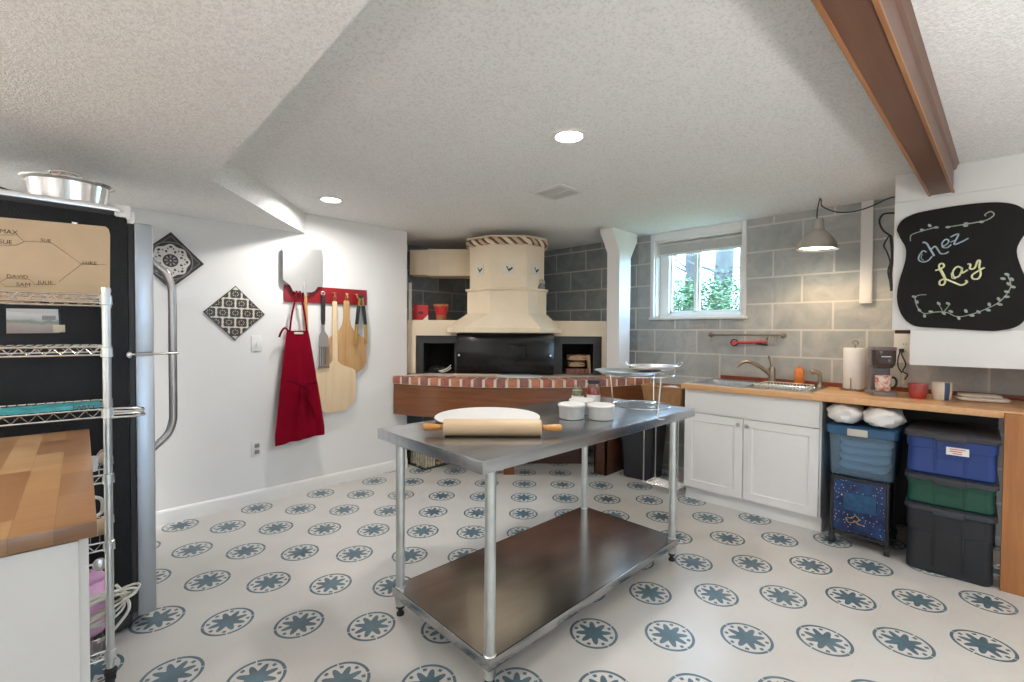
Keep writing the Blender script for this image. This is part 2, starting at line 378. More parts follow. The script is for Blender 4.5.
# ------------------------------------------------------------------ mesh builder
class MB:
    def __init__(s): s.b = bmesh.new(); s.mi = 0
    def _tag(s, geom_faces):
        for f in geom_faces: f.material_index = s.mi
    def face(s, pts):
        f = s.b.faces.new([s.b.verts.new(p) for p in pts]); f.material_index = s.mi; return f
    def box(s, c, d, bev=0, rz=0, rot=None, taper=1.0):
        """box centred at c with size d; taper scales the lower face"""
        m = rot if rot is not None else Matrix.Rotation(rz, 3, 'Z')
        vs = []
        for z in (-.5, .5):
            k = taper if z < 0 else 1
            for x, y in ((-.5, -.5), (.5, -.5), (.5, .5), (-.5, .5)):
                vs.append(s.b.verts.new(V(c)+m @ V((x*d[0]*k, y*d[1]*k, z*d[2]))))
        fs = [s.b.faces.new([vs[i] for i in q]) for q in ((3, 2, 1, 0), (4, 5, 6, 7), (0, 1, 5, 4), (1, 2, 6, 5), (2, 3, 7, 6), (3, 0, 4, 7))]
        s._tag(fs)
        if bev:
            es = list({e for f in fs for e in f.edges})
            r = bmesh.ops.bevel(s.b, geom=es, offset=bev, segments=2, affect='EDGES', profile=.6)
            s._tag(r['faces'])
        return s
    def span(s, a, b, bev=0):
        return s.box([(a[i]+b[i])/2 for i in range(3)], [abs(b[i]-a[i]) for i in range(3)], bev)
    def rings(s, rings, close=True, cap=True):
        """skin a list of equal-length vertex rings"""
        R_ = [[s.b.verts.new(p) for p in r] for r in rings]; n = len(R_[0]); fs = []
        for a, b in zip(R_, R_[1:]):
            for i in range(n if close else n-1):
                fs.append(s.b.faces.new((a[i], a[(i+1) % n], b[(i+1) % n], b[i])))
        if cap:
            fs.append(s.b.faces.new(list(reversed(R_[0])))); fs.append(s.b.faces.new(R_[-1]))
        s._tag(fs); return s
    def lathe(s, prof, c=(0, 0, 0), n=28, m=None, cap=False):
        c = V(c); rg = []
        for r, z in prof:
            ring = []
            for i in range(n):
                a = 2*PI*i/n; p = V((r*math.cos(a), r*math.sin(a), z))
                ring.append(c+(m @ p if m is not None else p))
            rg.append(ring)
        return s.rings(rg, True, cap)
    def cyl(s, p0, p1, r0, r1=None, n=16):
        p0, p1 = V(p0), V(p1); d = p1-p0; q = d.to_track_quat('Z', 'Y').to_matrix()
        r1 = r0 if r1 is None else r1
        return s.lathe([(r0, 0), (r1, d.length)], p0, n, q, True)
    def tube(s, pts, r, n=8, closed=False, flat=None):
        pts = [V(p) for p in pts]; k = len(pts); rg = []
        nrm = None
        for i, p in enumerate(pts):
            if closed: t = pts[(i+1) % k]-pts[i-1]
            else: t = pts[min(i+1, k-1)]-pts[max(i-1, 0)]
            if t.length < 1e-9: t = V((0, 0, 1))
            t.normalize()
            if nrm is None: nrm = V((0, 0, 1)) if abs(t.z) < .9 else V((1, 0, 0))
            nrm = (nrm-t*nrm.dot(t))
            if nrm.length < 1e-6: nrm = t.orthogonal()
            nrm.normalize(); bn = t.cross(nrm)
            rr = r[i] if isinstance(r, (list, tuple)) else r
            rg.append([p+nrm*math.cos(2*PI*j/n)*rr+bn*math.sin(2*PI*j/n)*rr*(flat or 1) for j in range(n)])
        if closed: rg.append(rg[0]); return s.rings(rg, True, False)
        return s.rings(rg, True, True)
    def prism(s, poly, o, u, v, w, bev=0):
        """polygon (a,b) in frame o,u,v extruded along w"""
        o, u, v, w = V(o), V(u), V(v), V(w)
        A = [s.b.verts.new(o+u*a+v*b) for a, b in poly]; B = [s.b.verts.new(o+u*a+v*b+w) for a, b in poly]; n = len(A)
        fs = [s.b.faces.new(list(reversed(A))), s.b.faces.new(B)]
        for i in range(n): fs.append(s.b.faces.new((A[i], A[(i+1) % n], B[(i+1) % n], B[i])))
        s._tag(fs)
        if bev:
            es = list(fs[0].edges)+list(fs[1].edges)
            r = bmesh.ops.bevel(s.b, geom=es, offset=bev, segments=2, affect='EDGES', profile=.6); s._tag(r['faces'])
        return s
    def ell(s, c, r, n=20, m=10, wob=0, rot=None, sq=1.0):
        rg = []; c = V(c)
        for j in range(m+1):
            th = PI*(j+.02 if j == 0 else (j-.02 if j == m else j))/m; ring = []
            for i in range(n):
                a = 2*PI*i/n
                sp = lambda q: math.copysign(abs(q)**sq, q)
                p = V((r[0]*sp(math.sin(th))*sp(math.cos(a)), r[1]*sp(math.sin(th))*sp(math.sin(a)), -r[2]*sp(math.cos(th))))
                if wob: p *= 1+wob*(math.sin(a*3+j)+.7*math.sin(a*5-j*1.7)+random.uniform(-.6, .6))/2
                ring.append(c+(rot @ p if rot is not None else p))
            rg.append(ring)
        return s.rings(rg, True, True)

def smooth(me, ang=38):
    for p in me.polygons: p.use_smooth = True
    me.set_sharp_from_angle(angle=R(ang))
def obj(name, mb, mats, parent=None, ang=38):
    bmesh.ops.recalc_face_normals(mb.b, faces=mb.b.faces[:])
    me = bpy.data.meshes.new(name); mb.b.to_mesh(me); mb.b.free()
    if not isinstance(mats, (list, tuple)): mats = [mats]
    for x in mats: me.materials.append(M[x] if isinstance(x, str) else x)
    smooth(me, ang)
    o = bpy.data.objects.new(name, me); col.objects.link(o)
    if parent is not None: o.parent = parent
    return o
def tag(o, label, cat, group=None):
    o['label'] = label; o['category'] = cat
    if group: o['group'] = group
    return o
def thing(name, label, cat, loc=(0, 0, 0), rz=0, group=None):
    o = bpy.data.objects.new(name, None); o.empty_display_size = .05; col.objects.link(o)
    o.location = loc; o.rotation_euler = (0, 0, rz)
    return tag(o, label, cat, group)
def struct(name, mb, mats, parent=None, loc=None):
    o = obj(name, mb, mats, parent)
    if parent is None: o['kind'] = 'structure'
    if loc: o.location = loc
    return o
def dup(root, loc, rz, label=None, group=None):
    r = root.copy(); col.objects.link(r); r.location = loc; r.rotation_euler = (0, 0, rz)
    if label: r['label'] = label
    if group: r['group'] = group
    for ch in list(root.children):
        c = ch.copy(); col.objects.link(c); c.parent = r
        for g in list(ch.children):
            d = g.copy(); col.objects.link(d); d.parent = c
    return r
def arc(c, r, a0, a1, n, z=0):
    return [V((c[0]+r*math.cos(a0+(a1-a0)*i/n), c[1]+r*math.sin(a0+(a1-a0)*i/n), z)) for i in range(n+1)]
def bez(pts, n=8):
    """Catmull-Rom through pts"""
    pts = [V(p) for p in pts]; out = []
    for i in range(len(pts)-1):
        p0, p1, p2, p3 = pts[max(i-1, 0)], pts[i], pts[i+1], pts[min(i+2, len(pts)-1)]
        for k in range(n):
            t = k/n
            out.append(.5*((2*p1)+(p2-p0)*t+(2*p0-5*p1+4*p2-p3)*t*t+(3*p1-p0-3*p2+p3)*t**3))
    out.append(pts[-1]); return out
def text_mesh(name, s, size, parent, o, u, v, m, depth=.0006):
    """lettering laid on the plane o,u,v"""
    c = bpy.data.curves.new(name, 'FONT'); c.body = s; c.size = size; c.extrude = depth
    t = bpy.data.objects.new(name, c); col.objects.link(t)
    dg = bpy.context.evaluated_depsgraph_get(); me = bpy.data.meshes.new_from_object(t.evaluated_get(dg))
    bpy.data.objects.remove(t); bpy.data.curves.remove(c)
    o, u, v = V(o), V(u), V(v); w = u.cross(v)
    for vt in me.vertices: q = vt.co.copy(); vt.co = o+u*q.x+v*q.y+w*q.z
    me.materials.clear(); me.materials.append(M[m])
    ob = bpy.data.objects.new(name, me); col.objects.link(ob); ob.parent = parent; return ob

# ================================================================== THE ROOM
ZC, ZS = 2.235, 2.07           # ceiling, dropped ceiling
XR, YL, YA, XE = 4.12, 3.81, 4.40, 2.41
XB, YB = -1.90, -3.20          # the unseen ends of the room
struct('floor', MB().span((XB-.1, YB-.1, -.1), (4.4, 4.6, 0)), 'floor')
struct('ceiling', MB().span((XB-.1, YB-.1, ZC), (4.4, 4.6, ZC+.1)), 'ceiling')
drop = [(XB, YB), (.385, YB), (.608, 2.80), (1.468, 3.805), (XB, 3.805)]
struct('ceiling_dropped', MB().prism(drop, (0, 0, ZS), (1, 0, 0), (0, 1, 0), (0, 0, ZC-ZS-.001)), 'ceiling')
struct('wall_left', MB().span((XB-.1, YL, 0), (XE, 4.5, ZC)), 'white_wall')
struct('wall_alcove', MB().span((XE, YA, 0), (4.4, 4.5, ZC)), 'block_alcove')
WY0, WY1, WZ0, WZ1 = 1.385, 2.195, 1.435, 2.205
w = MB()
w.span((XR, YB, 0), (XR+.22, 4.4, WZ0)); w.span((XR, YB, WZ1), (XR+.22, 4.4, ZC))
w.span((XR, YB, WZ0), (XR+.22, WY0, WZ1)); w.span((XR, WY1, WZ0), (XR+.22, 4.4, WZ1))
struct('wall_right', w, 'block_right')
struct('wall_back', MB().span((XB-.1, YB, 0), (XB, YL, ZC)), 'white_wall')
DW0, DW1 = 0.3, .72  # unseen glass door, added to let fill daylight into the room
m = MB(); m.span((XB-.1, YB-.1, 0), (DW0, YB, ZC)); m.span((DW1, YB-.1, 0), (XR+.22, YB, ZC)); m.span((DW0, YB-.1, 2.03), (DW1, YB, ZC))
struct('wall_front', m, 'white_wall')
m = MB()
DM = (DW0+DW1)/2
for a, b in (((DW0, YB-.08, 0), (DW0+.06, YB-.02, 2.03)), ((DW1-.06, YB-.08, 0), (DW1, YB-.02, 2.03)), ((DM-.03, YB-.08, 0), (DM+.03, YB-.02, 2.03)), ((DW0+.06, YB-.08, 0), (DW1-.06, YB-.02, .06)), ((DW0+.06, YB-.08, 1.97), (DW1-.06, YB-.02, 2.03))): m.span(a, b, .003)
dr1 = struct('fill_door_1', m, 'white_trim')
for a, b in ((DW0+.06, DM-.03), (DM+.03, DW1-.06)): obj('glass_pane', MB().span((a, YB-.053, .06), (b, YB-.047, 1.97)), 'pane', dr1)
struct('patio', MB().span((-4, YB-8, -.12), (8, YB-.1, -.02)), 'mortar')
bb = MB(); bb.prism([(0, 0), (-.014, 0), (-.014, .075), (-.010, .088), (-.004, .095), (0, .095)], (XB, YL, 0), (0, 1, 0), (0, 0, 1), (XE-XB, 0, 0))
struct('baseboard_left', bb, 'white_trim')

# window: casing, reveal, sliding sashes, panes
win = MB()
for a, b in (((XR-.018, 2.185, 1.425), (XR+.01, 2.222, ZC-.002)), ((XR-.018, 1.357, 1.425), (XR+.01, 1.395, ZC-.002)),
             ((XR-.018, 1.3955, 2.165), (XR+.01, 2.1845, ZC-.002)), ((XR-.030, 1.345, 1.418), (XR+.01, 2.228, 1.440))): win.span(a, b, .003)
w1 = struct('window_1', win, 'white_trim')
rv = MB()
for a, b in (((XR+.01, 2.176, 1.440), (XR+.20, 2.194, 2.165)), ((XR+.01, 1.386, 1.440), (XR+.20, 1.404, 2.165)), ((XR+.01, 1.386, 1.436), (XR+.20, 2.194, 1.450)), ((XR+.01, 1.386, 2.150), (XR+.20, 2.194, 2.204))): rv.span(a, b)
obj('reveal', rv, 'reveal', w1)
fr = MB(); fx0, fx1 = XR+.09, XR+.15
for a, b in (((fx0, 2.085, 1.450), (fx1, 2.176, 2.15)), ((fx0, 1.404, 1.450), (fx1, 1.428, 2.15)), ((fx0, 1.404, 1.450), (fx1, 2.10, 1.482)), ((fx0, 1.404, 2.12), (fx1, 2.10, 2.15))): fr.span(a, b, .002)
obj('window_frame', fr, 'vinyl', w1)
for k, (a, b, xo) in enumerate(((1.80, 2.092, .02), (1.425, 1.845, .0))):
    s_ = MB(); x0, x1 = fx0+.012+xo, fx0+.034+xo
    for p, q in (((x0, a, 1.478), (x1, a+.026, 2.13)), ((x0, b-.026, 1.478), (x1, b, 2.13)), ((x0, a, 1.478), (x1, b, 1.502)), ((x0, a, 2.10), (x1, b, 2.13))): s_.span(p, q, .002)
    sash = obj('sash', s_, 'vinyl', w1)
    obj('glass_pane', MB().span((x0+.008, a+.024, 1.50), (x0+.012, b-.024, 2.105)), 'pane', sash)
rb = thing('roller_blind', 'grey roller blind drawn part way down the small window', 'blind', (XR+.06, 1.79, 2.15))
obj('cloth', MB().span((-.004, -.376, -.108), (.000, .376, -.02)), 'shade_cloth', rb)
obj('bottom_bar', MB().span((-.010, -.376, -.128), (.006, .376, -.106), .004), 'white_trim', rb)
obj('roller', MB().cyl((0, -.378, -.018), (0, .378, -.018), .017), 'shade_cloth', rb)

# small block course under the window, raised a touch from the wall
sb = MB()
for i, (a, b) in enumerate(((2.225, 2.09), (2.075, 1.965), (1.95, 1.835), (1.82, 1.70), (1.685, 1.59), (1.575, 1.50), (1.485, 1.375))):
    sb.span((XR-.004, a, 1.334), (XR+.02, b, 1.412), .003)
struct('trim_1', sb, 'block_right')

# white conduit cover on the block wall
struct('trim_2', MB().span((XR-.035, .520, 1.515), (XR, .590, ZC-.001), .003), 'white_trim')

# boxed-in white panel beside the sink wall
pb = MB(); pb.span((3.55, -2.2, 1.322), (XR-.001, .352, 2.07), .002); pb.span((3.556, -2.2, 2.072), (XR-.001, .352, ZC-.001), .002)
pb.span((3.545, -2.2, 1.120), (XR-.001, .268, 1.321), .003)
struct('wall_panel', pb, 'white_panel')

# ceiling beam
bm_dir = R(-2.1)
def beam(o):
    m = MB()
    m.span((-.2, .062, .012), (3.33, .085, .158)); m.span((-.2, -.085, .012), (3.33, -.062, .158)); m.span((-.2, -.062, .022), (3.33, .062, .05))
    return m
beam_r = thing('ceiling_beam', 'brown stained wooden box beam under the ceiling', 'beam', (.20, .271, ZC-.160), bm_dir)
BL = 3.33
m = MB(); m.span((-1.6, -.048, .004), (BL, .048, .158)); obj('beam_body', m, 'beam', beam_r)
m = MB()
for y in (-.048, .048): m.span((-1.6, y-.006, -.001), (BL+.002, y+.006, .010), .002)
obj('lower_bead', m, 'beam_edge', beam_r)
m = MB()
for sgn in (-1, 1): m.prism([(0, 0), (.010*sgn, .006), (.016*sgn, .026), (.022*sgn, .034), (0, .034)], (-1.6, .048*sgn, .122), (0, 1, 0), (0, 0, 1), (BL+1.6, 0, 0))
obj('crown_strip', m, 'beam', beam_r)

# white support column with flared head, standing on the hearth
HZ = .885
cx0, cx1, cy0, cy1 = 3.675, 3.863, 2.295, 2.425
m = MB()
poly = [(cx0, HZ), (cx1, HZ), (cx1, 1.99), (3.975, 2.150), (3.975, ZC-.003), (3.553, ZC-.003), (3.553, 2.20), (cx0, 2.03)]
m.prism(poly, (0, cy0, 0), (1, 0, 0), (0, 0, 1), (0, cy1-cy0, 0), .003)
struct('support_column', m, 'white_trim')

# recessed lights
def downlight(x, y, z, label, rot=0):
    t = thing('ceiling_light', label, 'ceiling light', (x, y, z), 0, 'recessed ceiling lights')
    obj('trim_ring', MB().lathe([(.062, -.001), (.066, -.006), (.082, -.005), (.085, -.0005)], n=36), 'white_trim', t)
    obj('diffuser', MB().lathe([(.0005, -.003), (.063, -.003)], n=36), 'glow', t)
    return t
d0 = downlight(1.774, 1.393, ZC, 'larger bright recessed ceiling light above the steel table')
dup(d0, (1.447, 3.281, ZC), 0, 'recessed ceiling light near the dropped ceiling corner')
def lamp(x, y, z, w_, size=.15, colr=(1, .97, .93), spread=170):
    l = bpy.data.lights.new('downlight_or_fill_lamp', 'AREA'); l.shape = 'DISK'; l.size = size; l.energy = w_*1.22; l.color = colr; l.spread = R(spread)
    o = bpy.data.objects.new('downlight_or_fill_lamp', l); col.objects.link(o); o.location = (x, y, z); return o
for x, y, z, e in ((1.774, 1.393, ZC-.012, 6.5), (1.447, 3.281, ZC-.012, 7), (3.0, -1.2, ZC-.012, 6), (1.2, -1.5, ZC-.012, 3), (1.5, -2.6, ZC-.012, 6), (-.9, 1.2, ZS-.012, 12), (-1.2, 3.0, ZS-.012, 36), (-1.3, -1.6, ZS-.012, 2)):  # all after the first pair are unseen lamps added as fill
    lamp(x, y, z, e)

# unseen uplights added out of view to brighten the ceiling
for x, y, z, e in ((1.3, -1.1, 1.05, 17.5), (-1.3, .3, 1.0, 8)):
    o = lamp(x, y, z, e, .45, (1, .97, .93), 180); o.rotation_euler = (PI, 0, 0)
vt = thing('ceiling_vent', 'white ceiling register with two louvre fields', 'vent', (2.425, 2.0, ZC), R(-2))
m = MB(); m.span((-.125, -.135, -.008), (.125, .135, 0), .003); obj('frame', m, 'vent', vt)
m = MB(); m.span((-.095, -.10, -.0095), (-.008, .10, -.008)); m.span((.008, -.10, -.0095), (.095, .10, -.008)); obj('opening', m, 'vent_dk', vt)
for x0 in (-.095, .008):
    m = MB()
    for k in range(9): m.box((x0+.0435, -.09+k*.0225, -.011), (.087, .011, .002), rot=Matrix.Rotation(R(25), 3, 'X'))
    obj('louvre', m, 'vent', vt)

# ================================================================== STEEL TABLE
TZ = .86
tb = thing('prep_table', 'long stainless steel work table with galvanised legs and lower shelf', 'table', (1.036, 1.170, 0), R(-.9))
TL, TW = 1.622, .728
m = MB(); m.span((0, 0, TZ-.048), (TL, TW, TZ), .005); obj('tabletop', m, 'steel', tb)
legs = [(.085, .055), (TL-.155, .055), (.085, TW-.055), (TL-.155, TW-.055)]
m = MB(); m.span((.06, .03, .123), (TL-.13, TW-.03, .130)); 
for a, b in (((.06, .028, .090), (TL-.13, .034, .130)), ((.06, TW-.034, .090), (TL-.13, TW-.028, .130)), ((.058, .03, .090), (.064, TW-.03, .130)), ((TL-.136, .03, .090), (TL-.13, TW-.03, .130))): m.span(a, b, .001)
obj('lower_shelf', m, 'steel_shelf', tb)
for x, y in legs:
    l = obj('leg', MB().cyl((x, y, .045), (x, y, TZ-.045), .0205, n=20), 'galv', tb)
    obj('collar', MB().lathe([(.0205, .134), (.0255, .129), (.026, .072), (.0225, .067), (.0225, .05)], (x, y, 0), 20), 'galv', l)
    obj('foot', MB().lathe([(.0, .0), (.017, .0), (.017, .010), (.011, .014), (.011, .03), (.019, .034), (.019, .06)], (x, y, 0), 16), 'rubber', l)

def on_table(lat, dep): return None
# rolling pin: axis parallel to picture plane
def onz(x, y, Z):
    d = ray(x, y); t = (Z-CZ)/d.z; return V((d.x*t, d.y*t, Z))
pc = onz(492.5, 427.5, TZ+.0365); pa = R(-45)
rp = thing('rolling_pin', 'wooden rolling pin with turned handles in front of the white tray', 'rolling pin', (pc.x, pc.y, TZ), pa)
mx_ = Matrix.Rotation(R(90), 3, 'Y')
obj('barrel', MB().lathe([(.0, -.205), (.030, -.205), (.035, -.200), (.036, 0), (.035, .200), (.030, .205), (.0, .205)], (0, 0, .0365), 32, mx_), 'maple', rp)
for sgn in (-1, 1):
    pr = [(.008, .20), (.009, .207), (.015, .212), (.0105, .219), (.013, .23), (.0155, .255), (.016, .272), (.0148, .285), (.009, .291), (.0, .292)]
    obj('handle', MB().lathe([(r, z*sgn) for r, z in pr], (0, 0, .0365), 24, mx_), 'maple_h', rp)
tc = onz(487.5, 416.0, TZ+.017)
ty = thing('round_tray', 'large round white tray lying on the steel table', 'tray', (tc.x, tc.y, TZ))
obj('plate', MB().lathe([(.0, .001), (.20, .001), (.235, .004), (.258, .012), (.262, .016), (.258, .0195), (.22, .016), (.16, .014), (.0, .014)], n=56), 'tray_white', ty)
# ramekins
def ramekin(x, y, label):
    t = thing('ramekin', label, 'ramekin', (x, y, TZ), 0, 'white ramekins on the steel table')
    obj('bowl', MB().lathe([(.0, .001), (.060, .001), (.063, .004), (.066, .060), (.069, .064), (.069, .074), (.065, .076), (.062, .070), (.060, .012), (.0, .010)], n=40), 'white_ceramic', t)
    obj('rim_band', MB().lathe([(.0672, .060), (.0702, .064), (.0706, .070), (.0690, .0735)], n=40), 'white_ceramic', t); return t
r0 = ramekin(1.882, 1.446, 'left of the two front white ramekins on the steel table')
dup(r0, (1.974, 1.332, TZ), 0, 'right of the two front white ramekins on the steel table')
dup(r0, (2.040, 1.500, TZ), 0, 'white ramekin behind the two front ones')
# jars
def jar(x, y, r, h, label, content, lidm, lab_col, low):
    t = thing('glass_jar', label, 'jar', (x, y, TZ))
    obj('glass', MB().lathe([(.0, .0), (r*.9, .0), (r, .006), (r, h*.78), (r*.82, h*.88), (r*.82, h)], n=28), 'jar_glass', t)
    obj('contents', MB().lathe([(.0, .003), (r*.88, .003), (r*.93, .008), (r*.93, h*.74), (.0, h*.74)], n=24), content, t)
    if lidm: obj('lid', MB().lathe([(r*.88, h-.012), (r*.95, h-.010), (r*.95, h+.006), (r*.9, h+.009), (.0, h+.009)], n=28), lidm, t)
    obj('paper_label', MB().lathe([(r+.0008, low), (r+.0008, low+h*.36)], n=28), lab_col, t)
    return t
jq = onz(577.5, 404, TZ); jar(jq.x, jq.y, .036, .115, 'small open glass jar with pale paper label on the steel table', mat('herb_filling', (.30, .27, .12), .7, var=.4, vs=40), None, 'label', .012)
jq = onz(593.5, 404, TZ); jar(jq.x, jq.y, .040, .138, 'red sauce jar with black lid and white label', mat('red_sauce', (.50, .02, .015), .4, var=.2, vs=30), 'black', 'label', .010)
# pizza pan riser with two pans
ps = thing('pan_stand', 'chrome wire pan riser standing on the right end of the steel table', 'stand', (2.250, 1.262, TZ))
m = MB(); m.tube(arc((0, 0), .150, 0, 2*PI*35/36, 35, .050), .0036, 6, True); obj('lower_ring', m, 'chrome', ps)
m = MB(); m.tube(arc((0, 0), .165, 0, 2*PI*35/36, 35, .212), .0036, 6, True); obj('upper_ring', m, 'chrome', ps)
for a in (R(-116), R(4), R(124)):
    ca, sa = math.cos(a), math.sin(a); P_ = lambda r, z, k=0: V((r*ca-k*sa, r*sa+k*ca, z))
    m = MB(); m.tube(bez([P_(.168, .003, .02), P_(.166, .004, -.012), P_(.160, .024, -.018), P_(.150, .05, -.004), P_(.154, .12, 0), P_(.160, .18, .002), P_(.165, .212, 0)], 6), .0038, 7)
    m.tube([P_(.15, .05, 0), P_(.085, .05, .02), P_(.085, .05, -.02), P_(.15, .05, -.015)], .003, 6)
    obj('leg', m, 'chrome', ps)
def pan(x, y, z, r, label, h):
    t = thing('pizza_pan', label, 'pan', (x, y, z), R(30))
    obj('dish', MB().lathe([(.0, .003), (r*.84, .002), (r*.93, .006), (r, h), (r+.014, h+.002), (r+.014, h+.004), (r-.003, h+.003), (r*.9, .009), (.0, .006)], n=44), 'alu', t)
    return t
pan(2.195, 1.315, TZ+.2165, .160, 'shallow silver pan lying on top of the wire riser', .016)
p2 = pan(2.330, 1.245, TZ+.2375, .120, 'smaller silver pan with loop handle on the wire riser', .018)
for sg in (-1, 1): obj('loop_handle', MB().tube(bez([(-.06, sg*.128, .02), (-.04, sg*.15, .035), (.04, sg*.15, .035), (.06, sg*.128, .02)], 6), .004, 8), 'chrome', p2)

# ================================================================== REFRIGERATOR
FY0, FY1 = 2.55, 3.33
fr_ = thing('refrigerator', 'tall refrigerator with black pebbled side and steel doors', 'refrigerator', (0, FY0, 0))
m = MB(); m.span((-.43, 0, .06), (.246, FY1-FY0, 1.775), .004); obj('body', m, 'fridge_black', fr_)
m = MB(); m.span((-.43, -.012, 1.790), (.222, FY1-FY0+.012, 1.812), .004); obj('top_panel', m, 'alu', fr_)
m = MB(); m.span((-.42, .004, 1.774), (.215, FY1-FY0, 1.7905)); obj('top_gasket', m, 'black', fr_)
m = MB(); m.span((.205, .0, 1.762), (.258, .11, 1.822), .005); m.span((.245, .01, 1.745), (.272, .09, 1.800), .004); obj('hinge_cover', m, 'vinyl', fr_)
m = MB(); m.span((.247, .006, .07), (.268, FY1-FY0-.006, 1.75), .003); obj('gasket', m, 'black', fr_)
DY = FY1-FY0
dz = {}
for nm, z0, z1 in (('freezer_door', 1.196, 1.756), ('fresh_food_door', .050, 1.188)):
    m = MB(); m.span((.268, 0, z0), (.334, DY, z1), .010); dz[nm] = obj(nm, m, 'door_steel', fr_)
def hnd(z_end, z_mid):
    m = MB(); y = .055; s_ = 1 if z_end > z_mid else -1
    m.tube(bez([(.332, y, z_end), (.352, y, z_end-.02*s_), (.386, y, z_end-.055*s_), (.405, y, z_end-.11*s_), (.408, y, z_end-.17*s_), (.408, y, z_mid+.02*s_), (.408, y, z_mid)], 6), .0165, 12)
    return m
obj('handle', hnd(1.605, 1.197), 'brushed', dz['freezer_door']); obj('handle', hnd(.765, 1.187), 'brushed', dz['fresh_food_door'])
m = MB(); m.tube([(.25, -.006, 1.192), (.335, -.006, 1.192), (.424, .03, 1.192)], .0055, 8); m.ell((.247, -.008, 1.19), (.011, .008, .015)); obj('hinge_bar', m, 'chrome', fr_)
for x in (-.35, .20):
    for y in (.05, DY-.05):
        obj('foot', MB().cyl((x, y, 0), (x, y, .062), .024, n=14), 'black', fr_)
m = MB(); m.span((.15, -.004, .015), (.252, DY, .085), .02); obj('kick_plate', m, 'black', fr_)
# things on the refrigerator
rpn = thing('roasting_pan', 'oval polished steel roasting pan on top of the refrigerator', 'pan', (.075, 2.76, 1.8125), R(-4)); rpn.scale = (1, 1, 1.12)
def ov(a, b, z, n=40): return [V((a*math.cos(2*PI*i/n), b*math.sin(2*PI*i/n), z)) for i in range(n)]
m = MB(); m.rings([ov(.01, .008, .002), ov(.105, .08, .002), ov(.118, .092, .012), ov(.128, .102, .062), ov(.133, .107, .09), ov(.150, .124, .096), ov(.152, .126, .100), ov(.147, .121, .101), ov(.128, .102, .093), ov(.120, .094, .02), ov(.01, .008, .010)], True, True)
obj('pan_body', m, 'chrome', rpn)
m = MB(); m.tube(bez([(-.05, -.118, .10), (-.045, -.132, .108), (0, -.138, .112), (.045, -.132, .108), (.05, -.118, .10)], 6), .0045, 8); obj('rim_handle', m, 'chrome', rpn)
m = MB(); m.tube(bez([(-.045, .0, .098), (-.03, .0, .130), (.0, 0, .139), (.03, 0, .128), (.038, 0, .095)], 6), .0042, 8); m.span((-.13, -.006, .094), (.13, .006, .099)); obj('bail', m, 'chrome', rpn)
m = MB(); m.tube(bez([(-.36, 2.60, 1.818), (-.20, 2.585, 1.82), (-.12, 2.60, 1.826), (-.07, 2.63, 1.82), (-.03, 2.60, 1.818)], 8), .005, 6)
tag(obj('power_cord', m, 'cord'), 'dark cord lying along the refrigerator top edge', 'cord')
# kraft paper with pencilled tournament tree
kp = thing('kraft_paper', 'brown paper sheet with pencilled name bracket on the refrigerator side', 'paper', (0, FY0-.004, 0))
pts = [(-.42, 1.375), (.187, 1.415), (.1905, 1.69), (.186, 1.713), (.176, 1.722), (-.12, 1.708), (-.42, 1.695)]
m = MB(); m.prism(pts, (0, 0, 0), (1, 0, 0), (0, 0, 1), (0, .0015, 0)); obj('sheet', m, 'kraft', kp)
def pp(cx, cy):  # survey of the sheet
    q = ony(cx/7.175, 205+cy/7.175, FY0-.0045); return V((q.x, -.0012, q.z))
m = MB()
for ln in ([(-60, 215), (40, 215), (120, 215), (175, 262), (240, 262), (370, 272), (480, 350), (585, 425), (760, 428)], [(175, 262), (120, 288), (-60, 290)], [(585, 425), (500, 490), (425, 550)], [(400, 570), (250, 570), (215, 535), (50, 525), (0, 555), (40, 585), (200, 590)]):
    m.tube([pp(*q) for q in ln], .0006, 4)
obj('bracket_line', m, 'ink', kp)
ux, uz = V((1, 0, .02)), V((0, 0, 1))
for s_, cx, cy, sz in (('MAX', -5, 200, .0175), ('SUE', -10, 275, .0165), ('SUE', 290, 262, .014), ('DAVID', 45, 522, .015), ('SAM', 115, 582, .016), ('JULIE', 270, 566, .015), ('LUKE', 590, 424, .015)):
    text_mesh('handwriting', s_, sz*1.25, kp, pp(cx, cy), ux, uz, 'ink', .0002)
m = MB(); m.span((.075, FY0-.008, 1.716), (.092, FY0-.004, 1.724), .001); tag(obj('magnet', m, 'chrome'), 'small silver magnet holding the top of the brown paper', 'magnet')
ph = thing('photo_print', 'landscape photograph print stuck to the refrigerator below the paper', 'photo', (0, FY0-.003, 0))
m = MB(); m.prism([(-.105, 1.281), (.036, 1.283), (.033, 1.376), (-.105, 1.374)], (0, 0, 0), (1, 0, 0), (0, 0, 1), (0, .0012, 0)); obj('print', m, 'photo_card', ph)
m = MB(); m.span((-.012, -.0012, 1.333), (.026, -.0002, 1.350)); obj('dark_patch', m, 'sock_grey', ph)
m = MB(); m.span((.018, -.0016, 1.286), (.052, -.0004, 1.315)); obj('small_tag', m, 'news', ph)

